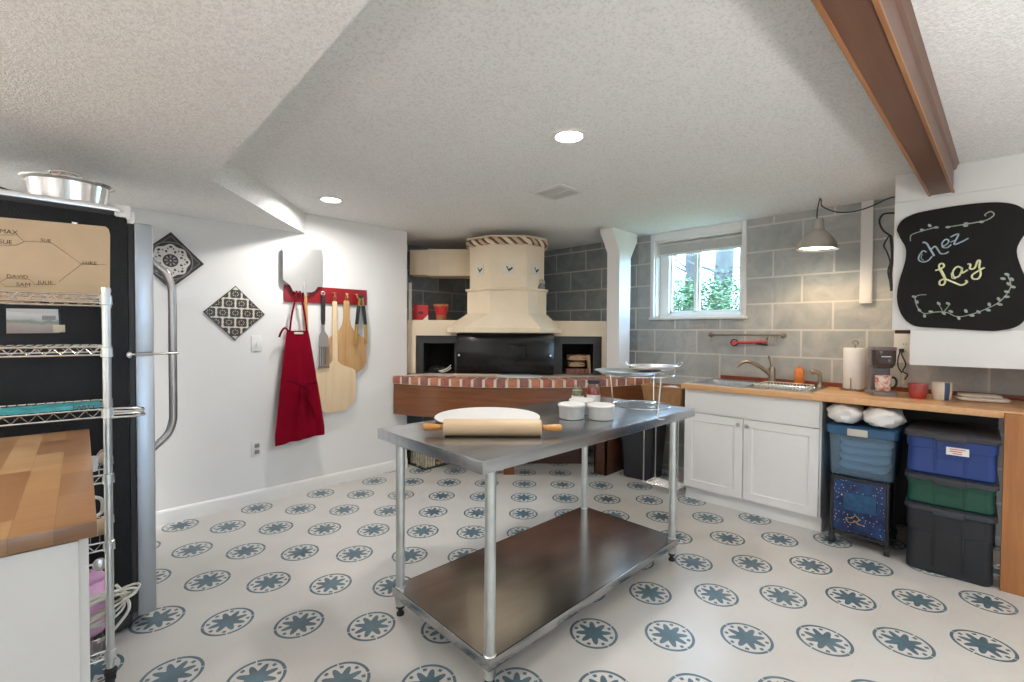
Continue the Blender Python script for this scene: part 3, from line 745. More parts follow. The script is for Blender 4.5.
# ================================================================== WIRE SHELVING
wr = thing('wire_shelving', 'chrome wire shelving unit in front of the refrigerator', 'shelving', (.150, 2.18, 0), R(-4))
RW, RD = .90, .30
for x in (0, -RW):
    for y in (0, RD):
        p = obj('post', MB().cyl((x, y, .085), (x, y, 1.440), .0125, n=16), 'galv', wr)
        for z in (1.40, 1.215, 1.00, .765, .525, .13): obj('collar', MB().lathe([(.0125, z-.016), (.0175, z-.014), (.016, z+.018), (.0125, z+.02)], (x, y, 0), 16), 'galv', p)
        obj('cap', MB().lathe([(.0, 1.447), (.012, 1.446), (.014, 1.440), (.014, 1.43)], (x, y, 0), 16), 'galv', p)
        c = MB(); c.cyl((x, y, .05), (x, y, .088), .009); c.lathe([(.018, .058), (.02, .075), (.012, .085)], (x, y, 0), 14)
        c.cyl((x-.012, y+.012, .032), (x+.012, y+.012, .032), .032, n=20); c.span((x-.016, y-.008, .035), (x+.016, y+.024, .066), .006)
        obj('caster', c, 'rubber', wr)
def wire_shelf(z):
    m = MB(); r = .0028
    for zz in (z+.014, z-.014):
        for a, b in (((0, 0), (-RW, 0)), ((0, RD), (-RW, RD)), ((0, 0), (0, RD)), ((-RW, 0), (-RW, RD))):
            m.cyl((a[0], a[1], zz), (b[0], b[1], zz), r*1.25, n=8)
    for y in (0, RD):
        n = 46; m.tube([(-RW*i/n, y, z+(.012 if i % 2 else -.012)) for i in range(n+1)], .0024, 5)
    for x in (0, -RW):
        n = 14; m.tube([(x, RD*i/n, z+(.012 if i % 2 else -.012)) for i in range(n+1)], .0024, 5)
    for i in range(1, 36): m.cyl((-RW*i/36, 0, z+.016), (-RW*i/36, RD, z+.016), .0019, n=6)
    for y in (.1, .2): m.cyl((0, y, z+.012), (-RW, y, z+.012), .0026, n=6)
    obj('wire_shelf', m, 'chrome', wr)
for z in (1.405, 1.222, 1.002, .768, .528, .135): wire_shelf(z)
m = MB(); m.tube(bez([(.004, .0, 1.006), (.06, -.004, 1.002), (.098, .01, 1.000), (.100, .05, 1.002), (.06, .07, 1.004), (.004, .07, 1.006)], 6), .0045, 8)
m.tube(bez([(.004, .0, .985), (.06, -.004, .983), (.100, .012, .982), (.102, .05, .984), (.06, .07, .985), (.004, .07, .986)], 6), .0045, 8); obj('side_loop', m, 'chrome', wr)
# goods on the wire shelves
tp = thing('teal_packet', 'flat teal plastic packet lying on the wire shelf', 'packet', (.035, 2.245, 1.0215))
m = MB(); m.rings([[V((x*(1+.0), y, z)) for x, y in ((-.15, -.05), (-.05, -.055), (.06, -.052), (.10, -.045), (.10, .05), (.03, .056), (-.08, .052), (-.15, .05))] for z in (0, .012)]); obj('wrap', m, 'teal', tp)
text_mesh('packet_print', 'PARTY', .020, tp, (.025, -.056, .0005), (1, 0, 0), (0, 0, 1), 'ink', .0002)
bw = thing('white_cup', 'small white cup at the end of the wire shelf', 'cup', (.104, 2.25, .7865))
obj('cup_body', MB().lathe([(.0, 0), (.022, 0), (.026, .05), (.024, .05), (.02, .004), (.0, .004)], n=20), 'white_ceramic', bw)
m = MB(); m.ell((.148, 2.33, .815), (.020, .022, .0285), 14, 8, .12); tag(obj('ginger_root', m, mat('pinkish_grey_skin', (.42, .32, .28), .7, var=.2, vs=40)), 'lumpy pinkish root beside the white cup', 'root')
m = MB(); m.cyl((-.05, 2.25, .576), (.145, 2.252, .576), .0295, n=20); tag(obj('dough_roller', m, 'maple'), 'plain wooden dough roller lying on the wire shelf', 'roller')
m = MB(); m.tube(bez([(.07, 2.235, .617), (.125, 2.24, .625), (.138, 2.24, .65), (.130, 2.24, .685), (.075, 2.24, .70), (.03, 2.24, .69), (.03, 2.24, .62)], 6), .006, 8)
m.tube([(.03, 2.24, .66), (.03, 2.24, .61)], .006, 8); m.tube([(.07, 2.235, .617), (.03, 2.24, .61)], .006, 8); tag(obj('whisk_handle', m, 'wire_white'), 'ivory loop handle resting on the wooden roller', 'handle')
m = MB(); m.cyl((.05, 2.19, .475), (.11, 2.20, .463), .004); m.ell((.125, 2.20, .458), (.020, .009, .024)); m.tube([(.06, 2.19, .473), (.05, 2.19, .515)], .003, 6); tag(obj('hanging_ladle', m, 'alu'), 'small silver ladle hanging under the wire shelf', 'ladle')
pk = thing('pink_bag', 'pink plastic bag bulging on the lowest wire shelf', 'bag', (.085, 2.30, .155))
m = MB(); m.ell((0, 0, .12), (.085, .075, .12), 20, 10, .10); m.ell((.02, -.02, .232), (.04, .03, .03), 12, 6, .2); obj('bag_body', m, 'pink', pk)
m = MB()
for k in range(7):
    rr = .085+.006*k; zc = .285+.008*math.sin(k*2)
    m.tube([V((.075+(rr+.02)*math.cos(a)*1.15, 2.225+.02*math.sin(a*2+k)-.01*k*.4, zc+.055*math.sin(a)+.012*k*math.cos(a+.5))) for a in [2*PI*i/28 for i in range(28)]], .0042, 6, True)
m.tube(bez([(.17, 2.22, .36), (.20, 2.22, .30), (.205, 2.22, .25), (.16, 2.225, .19), (.12, 2.23, .165)], 6), .0055, 6)
tag(obj('cable_coil', m, 'wire_white'), 'coiled ivory electric cable in front of the pink bag', 'cable')

# ================================================================== BUTCHER COUNTER (nearest, lower left)
BZ = .955
bc = thing('butcher_worktop', 'thick maple butcher block worktop at the lower left', 'worktop', (.0605, 1.112, 0), R(-2.2))
m = MB(); m.span((-1.5, 0, BZ-.028), (0, 1.05, BZ), .003); obj('slab', m, 'butcher', bc)
cb = thing('base_cabinet', 'white base cabinet under the butcher block worktop', 'cabinet', (.050, 1.132, 0), R(-2.2))
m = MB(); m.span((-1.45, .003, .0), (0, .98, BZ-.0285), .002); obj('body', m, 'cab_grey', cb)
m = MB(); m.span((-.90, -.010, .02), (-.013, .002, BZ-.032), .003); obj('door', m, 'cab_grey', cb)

# ================================================================== ON THE LEFT WALL
def dtile(x, z, h, mt, label):
    t = MB(); s_ = h*.985
    t.prism([(0, -s_), (s_, 0), (0, s_), (-s_, 0)], (0, 0, 0), (1, 0, 0), (0, 0, 1), (0, .011, 0), .002)
    o = obj('wall_tile', t, mt); o.location = (x, YL-.0115, z); o.rotation_euler = (0, R(.9), 0)
    return tag(o, label, 'tile')
dtile(.588, 1.757, .193, 'tile_rosette', 'black diamond wall tile with white lace rosette, beside the refrigerator')
dtile(.968, 1.421, .200, 'tile_lattice', 'diamond wall tile with repeated dark motifs on cream')
sw = thing('light_switch', 'white light switch plate on the left wall', 'switch', (1.110, YL, 1.198))
m = MB(); m.span((-.036, -.007, -.058), (.036, 0, .058), .003); obj('plate', m, 'switch', sw)
m = MB(); m.span((-.005, -.016, -.012), (.005, -.006, .010), .002); obj('toggle', m, 'switch', sw)
def outlet(x, y, z, label, rz=0, dark=True):
    t = thing('wall_outlet', label, 'outlet', (x, y, z), rz)
    m = MB(); m.span((-.037, -.007, -.060), (.037, 0, .060), .003); obj('plate', m, 'switch', t)
    for dz_ in (-.024, .024):
        m = MB(); m.lathe([(.0, -.0095), (.016, -.0095), (.0175, -.006)], (0, 0, dz_), 20, Matrix.Rotation(R(-90), 3, 'X')); m = MB(); m.box((0, -.0085, dz_), (.031, .004, .030), .005)
        r_ = obj('receptacle', m, 'sock_grey' if dark else 'switch', t)
        m = MB(); m.span((-.008, -.0115, dz_-.005), (-.005, -.010, dz_+.006)); m.span((.005, -.0115, dz_-.005), (.008, -.010, dz_+.006)); obj('slot', m, 'slot', r_)
    return t
outlet(1.107, YL, .407, 'white wall outlet low on the left wall')
# red peg board
rbd = thing('hook_board', 'long red wooden hook board on the white wall', 'hook rack', (1.303, YL, 1.587))
m = MB(); m.span((0, -.018, -.066), (.690, 0, .066), .004); obj('board', m, 'red_board', rbd)
HK = (.115, .165, .290, .388, .498, .585)
for x in HK:
    m = MB(); m.tube(bez([(x, -.016, .022), (x, -.036, .024), (x, -.042, .004), (x, -.043, -.012), (x, -.054, -.012), (x, -.056, .004)], 5), .0026, 6); m.lathe([(.0, -.0195), (.009, -.0195), (.009, -.017)], (x, 0, .022), 12, None)
    obj('hook', m, 'brass', rbd)
    m = MB(); m.tube([(x-.016, -.034, .024), (x, -.040, .022), (x+.016, -.034, .024)], .0022, 6); obj('hook_arm', m, 'brass', rbd)
HX = [1.303+x for x in HK]
# metal pizza peel, blade up
mp = thing('metal_peel', 'silver metal pizza peel hanging blade up above the red board', 'peel', (1.440, YL-.052, 1.60))
bl = [(-.158, .325), (-.152, .340), (-.135, .347), (.128, .352), (.145, .345), (.150, .330), (.152, .080), (.135, .068), (.105, .045), (.085, .015), (.060, .002), (-.062, -.008), (-.085, .005), (-.105, .045), (-.135, .070), (-.158, .085)]
m = MB(); m.prism(bl, (0, 0, 0), (1, 0, 0), (0, 0, 1), (0, .003, 0)); obj('blade', m, 'alu', mp)
m = MB(); m.cyl((.0, -.004, .06), (.012, .004, -.03), .007, .011); m.ell((0, -.004, .06), (.008, .006, .016)); obj('ferrule', m, 'alu', mp)
m = MB(); m.cyl((.012, .006, -.03), (.045, .020, -.78), .0125, .012); obj('handle', m, 'maple_h', mp)
# apron
ap = thing('apron', 'dark red apron hanging from the red hook board', 'apron', (1.388, YL-.076, 1.59))
def apron_body():
    m = MB(); rows = []
    NX, NZ = 26, 30
    for j in range(NZ+1):
        t = j/NZ; z = -.295-t*.855
        hw = .080+(.185-.080)*(min(1, t/.92)**.9); xc = -.006+.012*t
        sk = -.015*t
        row = []
        for i in range(NX+1):
            s_ = -1+2*i/NX
            f = .011*t*(math.sin(s_*7+1.2)+.6*math.sin(s_*12+t*3))+.010*(1-s_*s_)*math.sin(t*PI)
            if .40 < t < .50: f -= .006*math.cos((t-.45)*PI/.1)
            row.append(V((xc+hw*s_, .0-f-.012*t, z-sk*s_*1.2)))
        rows.append(row)
    back = [[p+V((0, .004, 0)) for p in r] for r in rows]
    rg = [rows[j]+list(reversed(back[j])) for j in range(NZ+1)]
    return m.rings(rg, True, True)
obj('cloth', apron_body(), 'apron', ap, 60)
m = MB()
for s_, x0 in ((-1, -.068), (1, .062)):
    m.tube(bez([(s_*.012, .006, .015), (s_*.022, -.002, -.04), (x0*.75, -.003, -.17), (x0, -.002, -.305)], 8), .0075, 8, flat=.3)
obj('neck_strap', m, 'apron_dk', ap)
m = MB(); m.span((-.036, -.010, -.322), (.032, -.006, -.306), .002); obj('buckle_tab', m, 'latch', ap)
m = MB(); m.tube(bez([(-.076, .0, -.30), (-.10, -.004, -.275), (-.125, -.006, -.295), (-.145, -.004, -.345)], 6), .008, 8, flat=.35); obj('side_tie', m, 'apron_dk', ap)
m = MB(); m.tube(bez([(-.10, -.028, -.665), (-.04, -.040, -.69), (.02, -.044, -.72), (.075, -.034, -.705), (.12, -.024, -.70)], 6), .010, 8, flat=.4)
m.tube(bez([(.0, -.044, -.72), (.0, -.046, -.80), (-.02, -.040, -.90)], 6), .008, 8, flat=.4); m.tube(bez([(.015, -.044, -.72), (.06, -.048, -.77), (.05, -.046, -.83), (.085, -.044, -.90), (.11, -.04, -.99)], 6), .010, 8, flat=.4); m.ell((.01, -.045, -.72), (.018, .010, .014))
obj('waist_tie', m, 'apron_dk', ap)
# grill spatula
sp = thing('grill_spatula', 'slotted grill spatula with black handle on the red board', 'spatula', (HX[2], YL-.046, 1.60))
m = MB(); m.tube(arc((0, 0), .014, 0, 2*PI*15/16, 15), .005, 8, True)
for v in m.b.verts: v.co = V((v.co.x, v.co.z, v.co.y))
obj('hang_ring', m, 'alu', sp)
m = MB(); m.rings([[V((sx*wd, sy*.008, z)) for sx, sy in ((-1, -1), (1, -1), (1, 1), (-1, 1))] for z, wd in ((-.014, .009), (-.03, .014), (-.12, .015), (-.22, .014), (-.255, .010))]); obj('handle', m, 'black', sp)
m = MB(); m.rings([[V((sx*wd, yo+sy*.0015, z)) for sx, sy in ((-1, -1), (1, -1), (1, 1), (-1, 1))] for z, wd, yo in ((-.25, .009, 0), (-.31, .012, -.003), (-.345, .036, -.008), (-.44, .045, -.012))])
for k in range(5): x = -.038+k*.019; m.span((x-.0045, -.016, -.60), (x+.0045, -.013, -.43))
m.span((-.046, -.016, -.61), (.046, -.013, -.592)); obj('blade', m, 'brushed', sp)
# wooden peels
def wpeel(name, label, x, prof, mt, y, t=.012):
    o_ = thing(name, label, 'peel', (x, y, 1.60))
    m = MB(); m.prism(prof, (0, 0, 0), (1, 0, 0), (0, 0, 1), (0, t, 0), .003); obj('paddle', m, mt, o_)
    m = MB(); m.tube(bez([(0, t/2, -.065), (.010, 0, -.03), (0, -.004, .012), (-.010, 0, -.03), (0, t/2, -.065)], 5), .0018, 5); obj('hang_loop', m, 'maple_h', o_)
pr = [(-.018, -.06), (.018, -.06), (.021, -.075), (.020, -.555), (.045, -.585), (.150, -.622), (.183, -.645), (.186, -.86), (.165, -.915), (.095, -.972), (.02, -.985), (-.075, -.98), (-.165, -.92), (-.188, -.86), (-.186, -.645), (-.150, -.622), (-.045, -.585), (-.020, -.555), (-.021, -.075)]
wpeel('wooden_peel', 'long pale wooden pizza peel hanging beside the apron', HX[3], pr, 'peel_pale', YL-.048)
pr = [(-.022, -.048), (.022, -.048), (.026, -.065), (.026, -.20), (.034, -.255), (.060, -.30), (.125, -.345), (.180, -.375), (.182, -.58), (.150, -.63), (.080, -.672), (-.06, -.672), (-.150, -.63), (-.182, -.58), (-.180, -.375), (-.125, -.345), (-.060, -.30), (-.034, -.255), (-.026, -.20), (-.026, -.065)]
wpeel('honey_peel', 'shorter honey coloured wooden peel hanging behind the tongs', HX[4], pr, 'peel_dark', YL-.031)
tg = thing('grill_tongs', 'black and wood handled tongs hanging at the board end', 'tongs', (HX[5]+.030, YL-.052, 1.585))
for s_ in (-1, 1):
    ar = thing
    pA, pB, pC = V((s_*.012, 0, .0)), V((s_*.040, -.003, -.245)), V((s_*.052-.004, -.002, -.40))
    if s_ < 0: pC = V((-.052, -.004, -.42))
    m = MB(); m.rings([[p+V((sx*wd, sy*.006, 0)) for sx, sy in ((-1, -1), (1, -1), (1, 1), (-1, 1))] for p, wd in ((pA, .010), (pB, .013), (pC, .010))]); a_ = obj('arm', m, 'brass', tg)
    m = MB(); m.rings([[p+V((sx*.013, sy*.0085-.001, 0)) for sx, sy in ((-1, -1), (1, -1), (1, 1), (-1, 1))] for p in (pA.lerp(pB, .30), pA.lerp(pB, .95))]); obj('grip', m, 'black', a_)
m = MB(); m.cyl((0, -.014, .004), (0, .010, .004), .016, n=16); obj('pivot', m, 'black', tg)

# ================================================================== PIZZA OVEN ACROSS THE CORNER
OR = YAW-PI/2      # oven frame: x to the right, y away from the room
po = thing('pizza_oven', 'cream stucco corner pizza oven with hood and black door', 'oven', (0, 0, 0), OR)
D = 4.50
m = MB()
m.span((-1.015, D, HZ), (-.934, D+.06, 1.256)); m.span((.874, D, HZ), (.915, D+.06, 1.256)); m.span((-1.015, D, 1.255), (.915, D+.06, 1.40))
m.span((.875, D+.06, HZ), (.915, D+.40, 1.395)); m.span((-1.015, D+.06, HZ), (-.985, D+.35, 1.395))
obj('surround', m, 'cream', po)
m = MB(); m.prism([(-1.015, D+.001), (.915, D+.001), (.915, D+.40), (.0, D+1.31), (-.02, D+1.31), (-1.015, D+.50)], (0, 0, 1.385), (1, 0, 0), (0, 1, 0), (0, 0, .02)); obj('ledge', m, 'cream', po)
for x0, x1, i0, i1 in ((-.934, -.50, -.862, -.559), (.375, .874, .490, .794)):
    y = D+.025; m = MB()
    m.span((x0, y, HZ+.001), (i0, y+.02, 1.256)); m.span((i1, y, HZ+.001), (x1, y+.02, 1.256)); m.span((i0, y, 1.181), (i1, y+.02, 1.256))
    n_ = obj('niche_surround', m, 'niche_grey', po)
    m = MB(); m.span((i0-.01, y+.02, HZ+.001), (i0, y+.36, 1.19)); m.span((i1, y+.02, HZ+.001), (i1+.01, y+.36, 1.19)); m.span((i0, y+.02, 1.181), (i1, y+.36, 1.19)); m.span((i0-.01, y+.36, HZ+.001), (i1+.01, y+.37, 1.19)); obj('niche_lining', m, 'niche_black', n_)
# hood
U = [(-.40, 5.02), (-.40, 4.385), (-.194, 4.205), (.130, 4.205), (.297, 4.37), (.297, 5.02)]
def off(poly, d):
    c = V((-.05, 4.75)); return [((p[0]-c.x)*(1+d/.36)+c.x, p[1] if p[1] > 4.9 else p[1]-d) for p in poly]
Mi = off(U, .022); Tr = off(U, .040)
Bs = [(-.612, 5.02), (-.612, 4.36), (-.40, 4.12), (.25, 4.12), (.462, 4.34), (.462, 5.02)]
Bt = [(-.600, 5.02), (-.600, 4.37), (-.395, 4.132), (.245, 4.132), (.450, 4.35), (.450, 5.02)]
L3 = lambda poly, z: [V((a, b, z)) for a, b in poly]
m = MB(); m.rings([L3(Bs, 1.288), L3(Bs, 1.334), L3(Bt, 1.342), L3(Mi, 1.462), L3(Mi, 1.668)]); obj('hood', m, 'cream', po, 20)
m = MB(); m.rings([L3(Mi, 1.666), L3(Tr, 1.676), L3(Tr, 1.690), L3(U, 1.697)]); obj('shelf_moulding', m, 'cream', po, 20)
m = MB(); m.rings([L3(U, 1.69), L3(U, 2.10)]); obj('chimney', m, 'cream', po, 20)
# rope moulding: twisted clay strands
path = [V((a, b, 2.118)) for a, b in off(U, .008)[1:-1]]; path = [path[0]+V((0, .25, 0))]+path+[path[-1]+V((0, .25, 0))]
fine = []
for a, b in zip(path, path[1:]):
    n = max(2, int((b-a).length/.008)); fine += [a.lerp(b, i/n) for i in range(n)]
fine.append(path[-1])
for k, (mt, rr) in enumerate((('cream', .019), ('brown_clay', .013), ('cream_dark', .018), ('brown_clay', .013))):
    st = []; dist = 0
    for i, p in enumerate(fine):
        t = (fine[min(i+1, len(fine)-1)]-fine[max(i-1, 0)]).normalized(); nn = V((t.y, -t.x, 0))
        if i: dist += (p-fine[i-1]).length
        a = -dist*2*PI/.17+k*PI/2
        st.append(p+nn*math.cos(a)*.015+V((0, 0, 1))*math.sin(a)*.020)
    obj('rope_strand', MB().tube(st, rr, 8), mt, po)
m = MB(); m.rings([L3(off(U, .03), 2.150), L3(off(U, .03), 2.160)]); obj('hood_cap', m, 'cream', po)
# little bird tiles on the three faces
for c, ang, z in (((-.302, 4.298), R(-41), 1.865), ((-.035, 4.203), 0, 1.865), ((.214, 4.286), R(44.6), 1.865)):
    tq = Matrix.Rotation(ang, 3, 'Z'); T = lambda a, b, d: tq @ V((a, -d, b))+V((c[0], c[1], z))
    m = MB(); m.box(T(0, 0, .001), (.105, .008, .095), .002, rot=tq); pt = obj('picture_tile', m, mat('ivory_glaze', (.76, .71, .60), .3, var=.02), po)
    m = MB()
    m.ell(T(.008, -.008, .006), (.017, .003, .011), 12, 6, rot=tq); m.ell(T(-.012, .008, .006), (.006, .003, .010), 10, 6, rot=tq); m.ell(T(-.016, .020, .006), (.005, .003, .005), 10, 6, rot=tq)
    m.ell(T(.028, .004, .006), (.009, .003, .012), 10, 6, rot=tq @ Matrix.Rotation(R(30), 3, 'Y'))
    for dx in (-.002, .010): m.tube([T(dx, -.018, .006), T(dx, -.030, .006)], .0015, 5)
    obj('bird_motif', m, 'ink', pt)
# door
m = MB(); m.span((-.525, D-.10, HZ+.004), (.398, D-.085, 1.278), .003); dr = obj('oven_door', m, 'gloss_black', po)
for x in (-.498, .362):
    m = MB(); m.lathe([(.0, .030), (.009, .029), (.013, .022), (.011, .014), (.006, .010), (.006, 0)], (x, D-.10, 1.072), 16, Matrix.Rotation(R(90), 3, 'X')); obj('knob', m, 'chrome', dr)
m = MB(); m.span((-.52, D-.085, HZ+.003), (-.50, D+.03, 1.27)); m.span((.375, D-.085, HZ+.003), (.395, D+.03, 1.27)); m.span((-.52, D-.085, 1.262), (.395, D+.03, 1.278)); obj('door_frame', m, 'niche_grey', po)

# hearth
he = thing('brick_hearth', 'curved brick topped hearth with dark wooden apron in front of the oven', 'hearth', (0, 0, 0), OR)
# front edge: circular arc through left end, centre, right end
A_, B_, C_ = V((-1.098, 4.245)), V((.06, 3.95)), V((1.298, 4.30))
def circ(a, b, c):
    d = 2*(a.x*(b.y-c.y)+b.x*(c.y-a.y)+c.x*(a.y-b.y))
    ux_ = ((a.x**2+a.y**2)*(b.y-c.y)+(b.x**2+b.y**2)*(c.y-a.y)+(c.x**2+c.y**2)*(a.y-b.y))/d
    uy_ = ((a.x**2+a.y**2)*(c.x-b.x)+(b.x**2+b.y**2)*(a.x-c.x)+(c.x**2+c.y**2)*(b.x-a.x))/d
    return V((ux_, uy_)), (a-V((ux_, uy_))).length
cc, cr = circ(A_, B_, C_)
a0 = math.atan2(A_.y-cc.y, A_.x-cc.x); a1 = math.atan2(C_.y-cc.y, C_.x-cc.x)
if a0 > 0: a0 -= 2*PI
if a1 > 0: a1 -= 2*PI
front = lambda r, n: [(cc.x+r*math.cos(a0+(a1-a0)*i/n), cc.y+r*math.sin(a0+(a1-a0)*i/n)) for i in range(n+1)]
back = [(1.26, 4.50), (.93, 4.52), (.93, 4.62), (-.98, 4.62), (-.985, 4.41)]
m = MB(); m.prism(front(cr-.008, 40)+back, (0, 0, HZ-.069), (1, 0, 0), (0, 1, 0), (0, 0, .064)); obj('slab', m, 'mortar', he)
NB = 25
m = MB()
for i in range(NB):
    m.mi = (i*7+i//3) % 3
    a = a0+(a1-a0)*(i+.5)/NB; wdt = abs(a1-a0)*cr/NB
    dpt = .06 if i == 0 else (.10 if i == 1 else .20)
    q = (cc.x+(cr-.002-dpt/2)*math.cos(a), cc.y+(cr-.002-dpt/2)*math.sin(a)); m.box((q[0], q[1], HZ-.033), (wdt-.024, dpt, .066), .006, rz=a+PI/2)
obj('brick_course', m, ['brick_a', 'brick_b', 'brick_c'], he)
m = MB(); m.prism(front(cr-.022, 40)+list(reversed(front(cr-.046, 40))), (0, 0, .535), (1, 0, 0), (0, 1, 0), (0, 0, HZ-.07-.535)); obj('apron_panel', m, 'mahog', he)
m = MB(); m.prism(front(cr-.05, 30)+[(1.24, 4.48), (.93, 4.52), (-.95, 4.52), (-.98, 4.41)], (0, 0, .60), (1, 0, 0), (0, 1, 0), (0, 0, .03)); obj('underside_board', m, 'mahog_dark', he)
for x, y in ((-.02, 4.18), ):
    m = MB(); m.span((x-.05, y, 0), (x+.05, y+.10, .60), .004); obj('leg', m, 'mahog', he)
m = MB(); m.span((-1.09, 4.32, .0), (-1.02, 4.36, .60), .003); 
m = MB(); m.span((-.10, 4.55, 0), (.70, 4.62, .60)); obj('back_support', m, 'mahog_dark', he)
bx = thing('log_box', 'dark wooden box standing on the floor under the hearth', 'box', (3.552, 2.336, 0), 0)
m = MB()
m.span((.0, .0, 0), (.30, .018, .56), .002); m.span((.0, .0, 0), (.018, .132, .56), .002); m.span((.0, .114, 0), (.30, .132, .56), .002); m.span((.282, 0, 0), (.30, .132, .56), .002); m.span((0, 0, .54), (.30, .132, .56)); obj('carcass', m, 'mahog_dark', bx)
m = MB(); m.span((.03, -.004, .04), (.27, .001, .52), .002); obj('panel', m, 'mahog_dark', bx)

# boxed duct between hood and left wall
m = MB(); m.span((-.858, 4.70, 1.858), (-.40, 4.98, 2.125), .003); m.span((-1.04, 4.72, 1.868), (-.858, 4.96, 2.12), .003)
o = struct('duct_box', m, 'cream'); o.rotation_euler = (0, 0, OR)

# things on the oven and hearth
def inov(x, y, z): c_, s_ = math.cos(OR), math.sin(OR); return (x*c_-y*s_, x*s_+y*c_, z)
LZ = 1.4055
t = thing('red_box', 'red card box with white corner on the oven ledge', 'box', inov(-.905, 4.60, LZ), OR)
m = MB(); m.span((-.075, 0, 0), (.075, .06, .150), .002); obj('carton', m, 'red_card', t)
m = MB(); m.prism([(.020, .002), (.0745, .002), (.0745, .055)], (0, -.0006, 0), (1, 0, 0), (0, 0, 1), (0, .0005, 0)); obj('white_corner', m, 'label', t)
m = MB(); m.ell((0, -.001, .072), (.028, .002, .016)); obj('dark_emblem', m, 'ink', t)
t = thing('flower_pot', 'terracotta flower pot with red band on the oven ledge', 'pot', inov(-.705, 4.62, LZ)); t.scale = (.9, .9, .95)
obj('pot_body', MB().lathe([(.0, 0), (.052, 0), (.055, .006), (.064, .09), (.062, .10)], n=28), 'terracotta', t)
obj('painted_band', MB().lathe([(.0625, .055), (.072, .13), (.076, .145)], n=28), 'red_card', t)
obj('rim', MB().lathe([(.070, .135), (.082, .140), (.084, .165), (.078, .168), (.070, .150), (.05, .02), (.0, .02)], n=28), 'terracotta', t)
m = MB(); m.span((-.014, -.008, 0), (.014, .008, .36), .002)
o = obj('marble_slab', m, 'label'); o.location = inov(-.994, 4.53, LZ); o.rotation_euler = (0, 0, OR); tag(o, 'upright white slab at the left end of the oven ledge', 'slab')
t = thing('bell_figurine', 'small grey figurine on the hood moulding', 'figurine', inov(.270, 4.325, 1.694), OR); t.scale = (1.35, 1.35, 1.35)
m = MB(); m.lathe([(.0, 0), (.024, 0), (.026, .012), (.020, .030), (.009, .042), (.0, .044)], n=16); obj('figure', m, 'sock_grey', t)
m = MB(); m.tube([V((.022*math.cos(a), 0, .034+.030*math.sin(a))) for a in [PI*i/10 for i in range(11)]], .006, 7); obj('loop', m, 'latch', t)
# firewood in the right niche
def log(x, y, z, l, r, rz, label, spl=True):
    t = thing('firewood_log', label, 'log', inov(x, y, z), OR+rz, 'firewood in the right oven niche')
    m = MB(); n = 12
    rg = []
    for k in range(6):
        s_ = -l/2+l*k/5; rg.append([V((s_+random.uniform(-.004, .004), r*math.cos(a)*(1+.1*math.sin(3*a+k)), r+.8*r*math.sin(a)*(1+.08*math.cos(2*a+k)))) for a in [2*PI*i/n for i in range(n)]])
    m.rings(rg); obj('bark', m, 'log_bark', t)
    m = MB(); m.prism([(-l/2*.95, .01), (-l/2*.7, r*1.2), (0, r*1.5), (l/2*.8, r*1.15), (l/2*.97, .4*r), (l/2*.5, .006), (-l/2*.4, .004)], (0, -r*1.0, r*.25), (1, 0, 0), (0, 0, 1), (0, r*.35, 0), .004); obj('split_face', m, 'log_end', t)
log(.645, D+.16, HZ+.052, .17, .036, .05, 'lower split log in the right oven niche')
log(.665, D+.17, HZ+.115, .22, .040, -.06, 'upper split log in the right oven niche')
t = thing('stray_log', 'upright wood piece at the right side of the oven niche', 'log', inov(.765, D+.12, HZ+.003), OR)
m = MB(); m.box((0, 0, .09), (.03, .06, .18), .005, rot=Matrix.Rotation(R(-4), 3, 'Y')); obj('billet', m, 'log_end', t)
m = MB()
for k in range(5): m.box((.552+k*.045, D+.07, HZ+.026), (.041, .09, .050), .004)
o = obj('niche_brick', m, 'brick_b'); o.rotation_euler = (0, 0, OR); tag(o, 'low row of bricks under the firewood', 'bricks')
# gloves in the left niche, peel lying on the hearth
t = thing('oven_glove', 'crumpled black oven glove with cream piping in the left niche', 'glove', inov(-.705, D+.15, HZ+.002), OR); t.scale = (.78, .9, .9)
m = MB(); m.ell((-.06, 0, .035), (.12, .07, .035), 18, 8, .18); m.ell((.05, -.03, .03), (.09, .05, .03), 16, 8, .18); obj('glove_body', m, 'black', t)
m = MB(); m.tube(bez([(-.02, -.085, .02), (.03, -.095, .028), (.08, -.085, .045), (.115, -.07, .07), (.13, -.06, .085)], 6), .007, 7); m.tube(bez([(0, -.09, .010), (.05, -.10, .014), (.10, -.09, .03), (.135, -.075, .06)], 6), .006, 7); obj('piping', m, 'towel', t)
t = thing('hearth_peel', 'pale wooden peel lying flat on the brick hearth', 'peel', inov(-.05, 4.20, HZ+.001), OR+R(-4))
pl = [(-.02, -.012)]
m = MB(); m.span((-.52, .046, .004), (-.05, .074, .020), .005); obj('handle', m, 'maple', t)
m = MB(); m.prism([(-.10, .02), (-.06, -.06), (.05, -.10), (.20, -.105), (.30, -.06), (.33, .03), (.30, .11), (.20, .15), (.05, .15), (-.06, .12), (-.10, .10)], (0, 0, .001), (1, 0, 0), (0, 1, 0), (0, 0, .009), .002); obj('blade', m, 'tray_white', t)
m = MB(); m.span((-.20, -.012, 0), (.20, .012, .016), .003)
o = obj('fire_poker', m, 'black'); o.location = inov(-.02, 4.365, HZ+.001); o.rotation_euler = (0, 0, OR); tag(o, 'black flat bar lying before the oven door', 'bar')
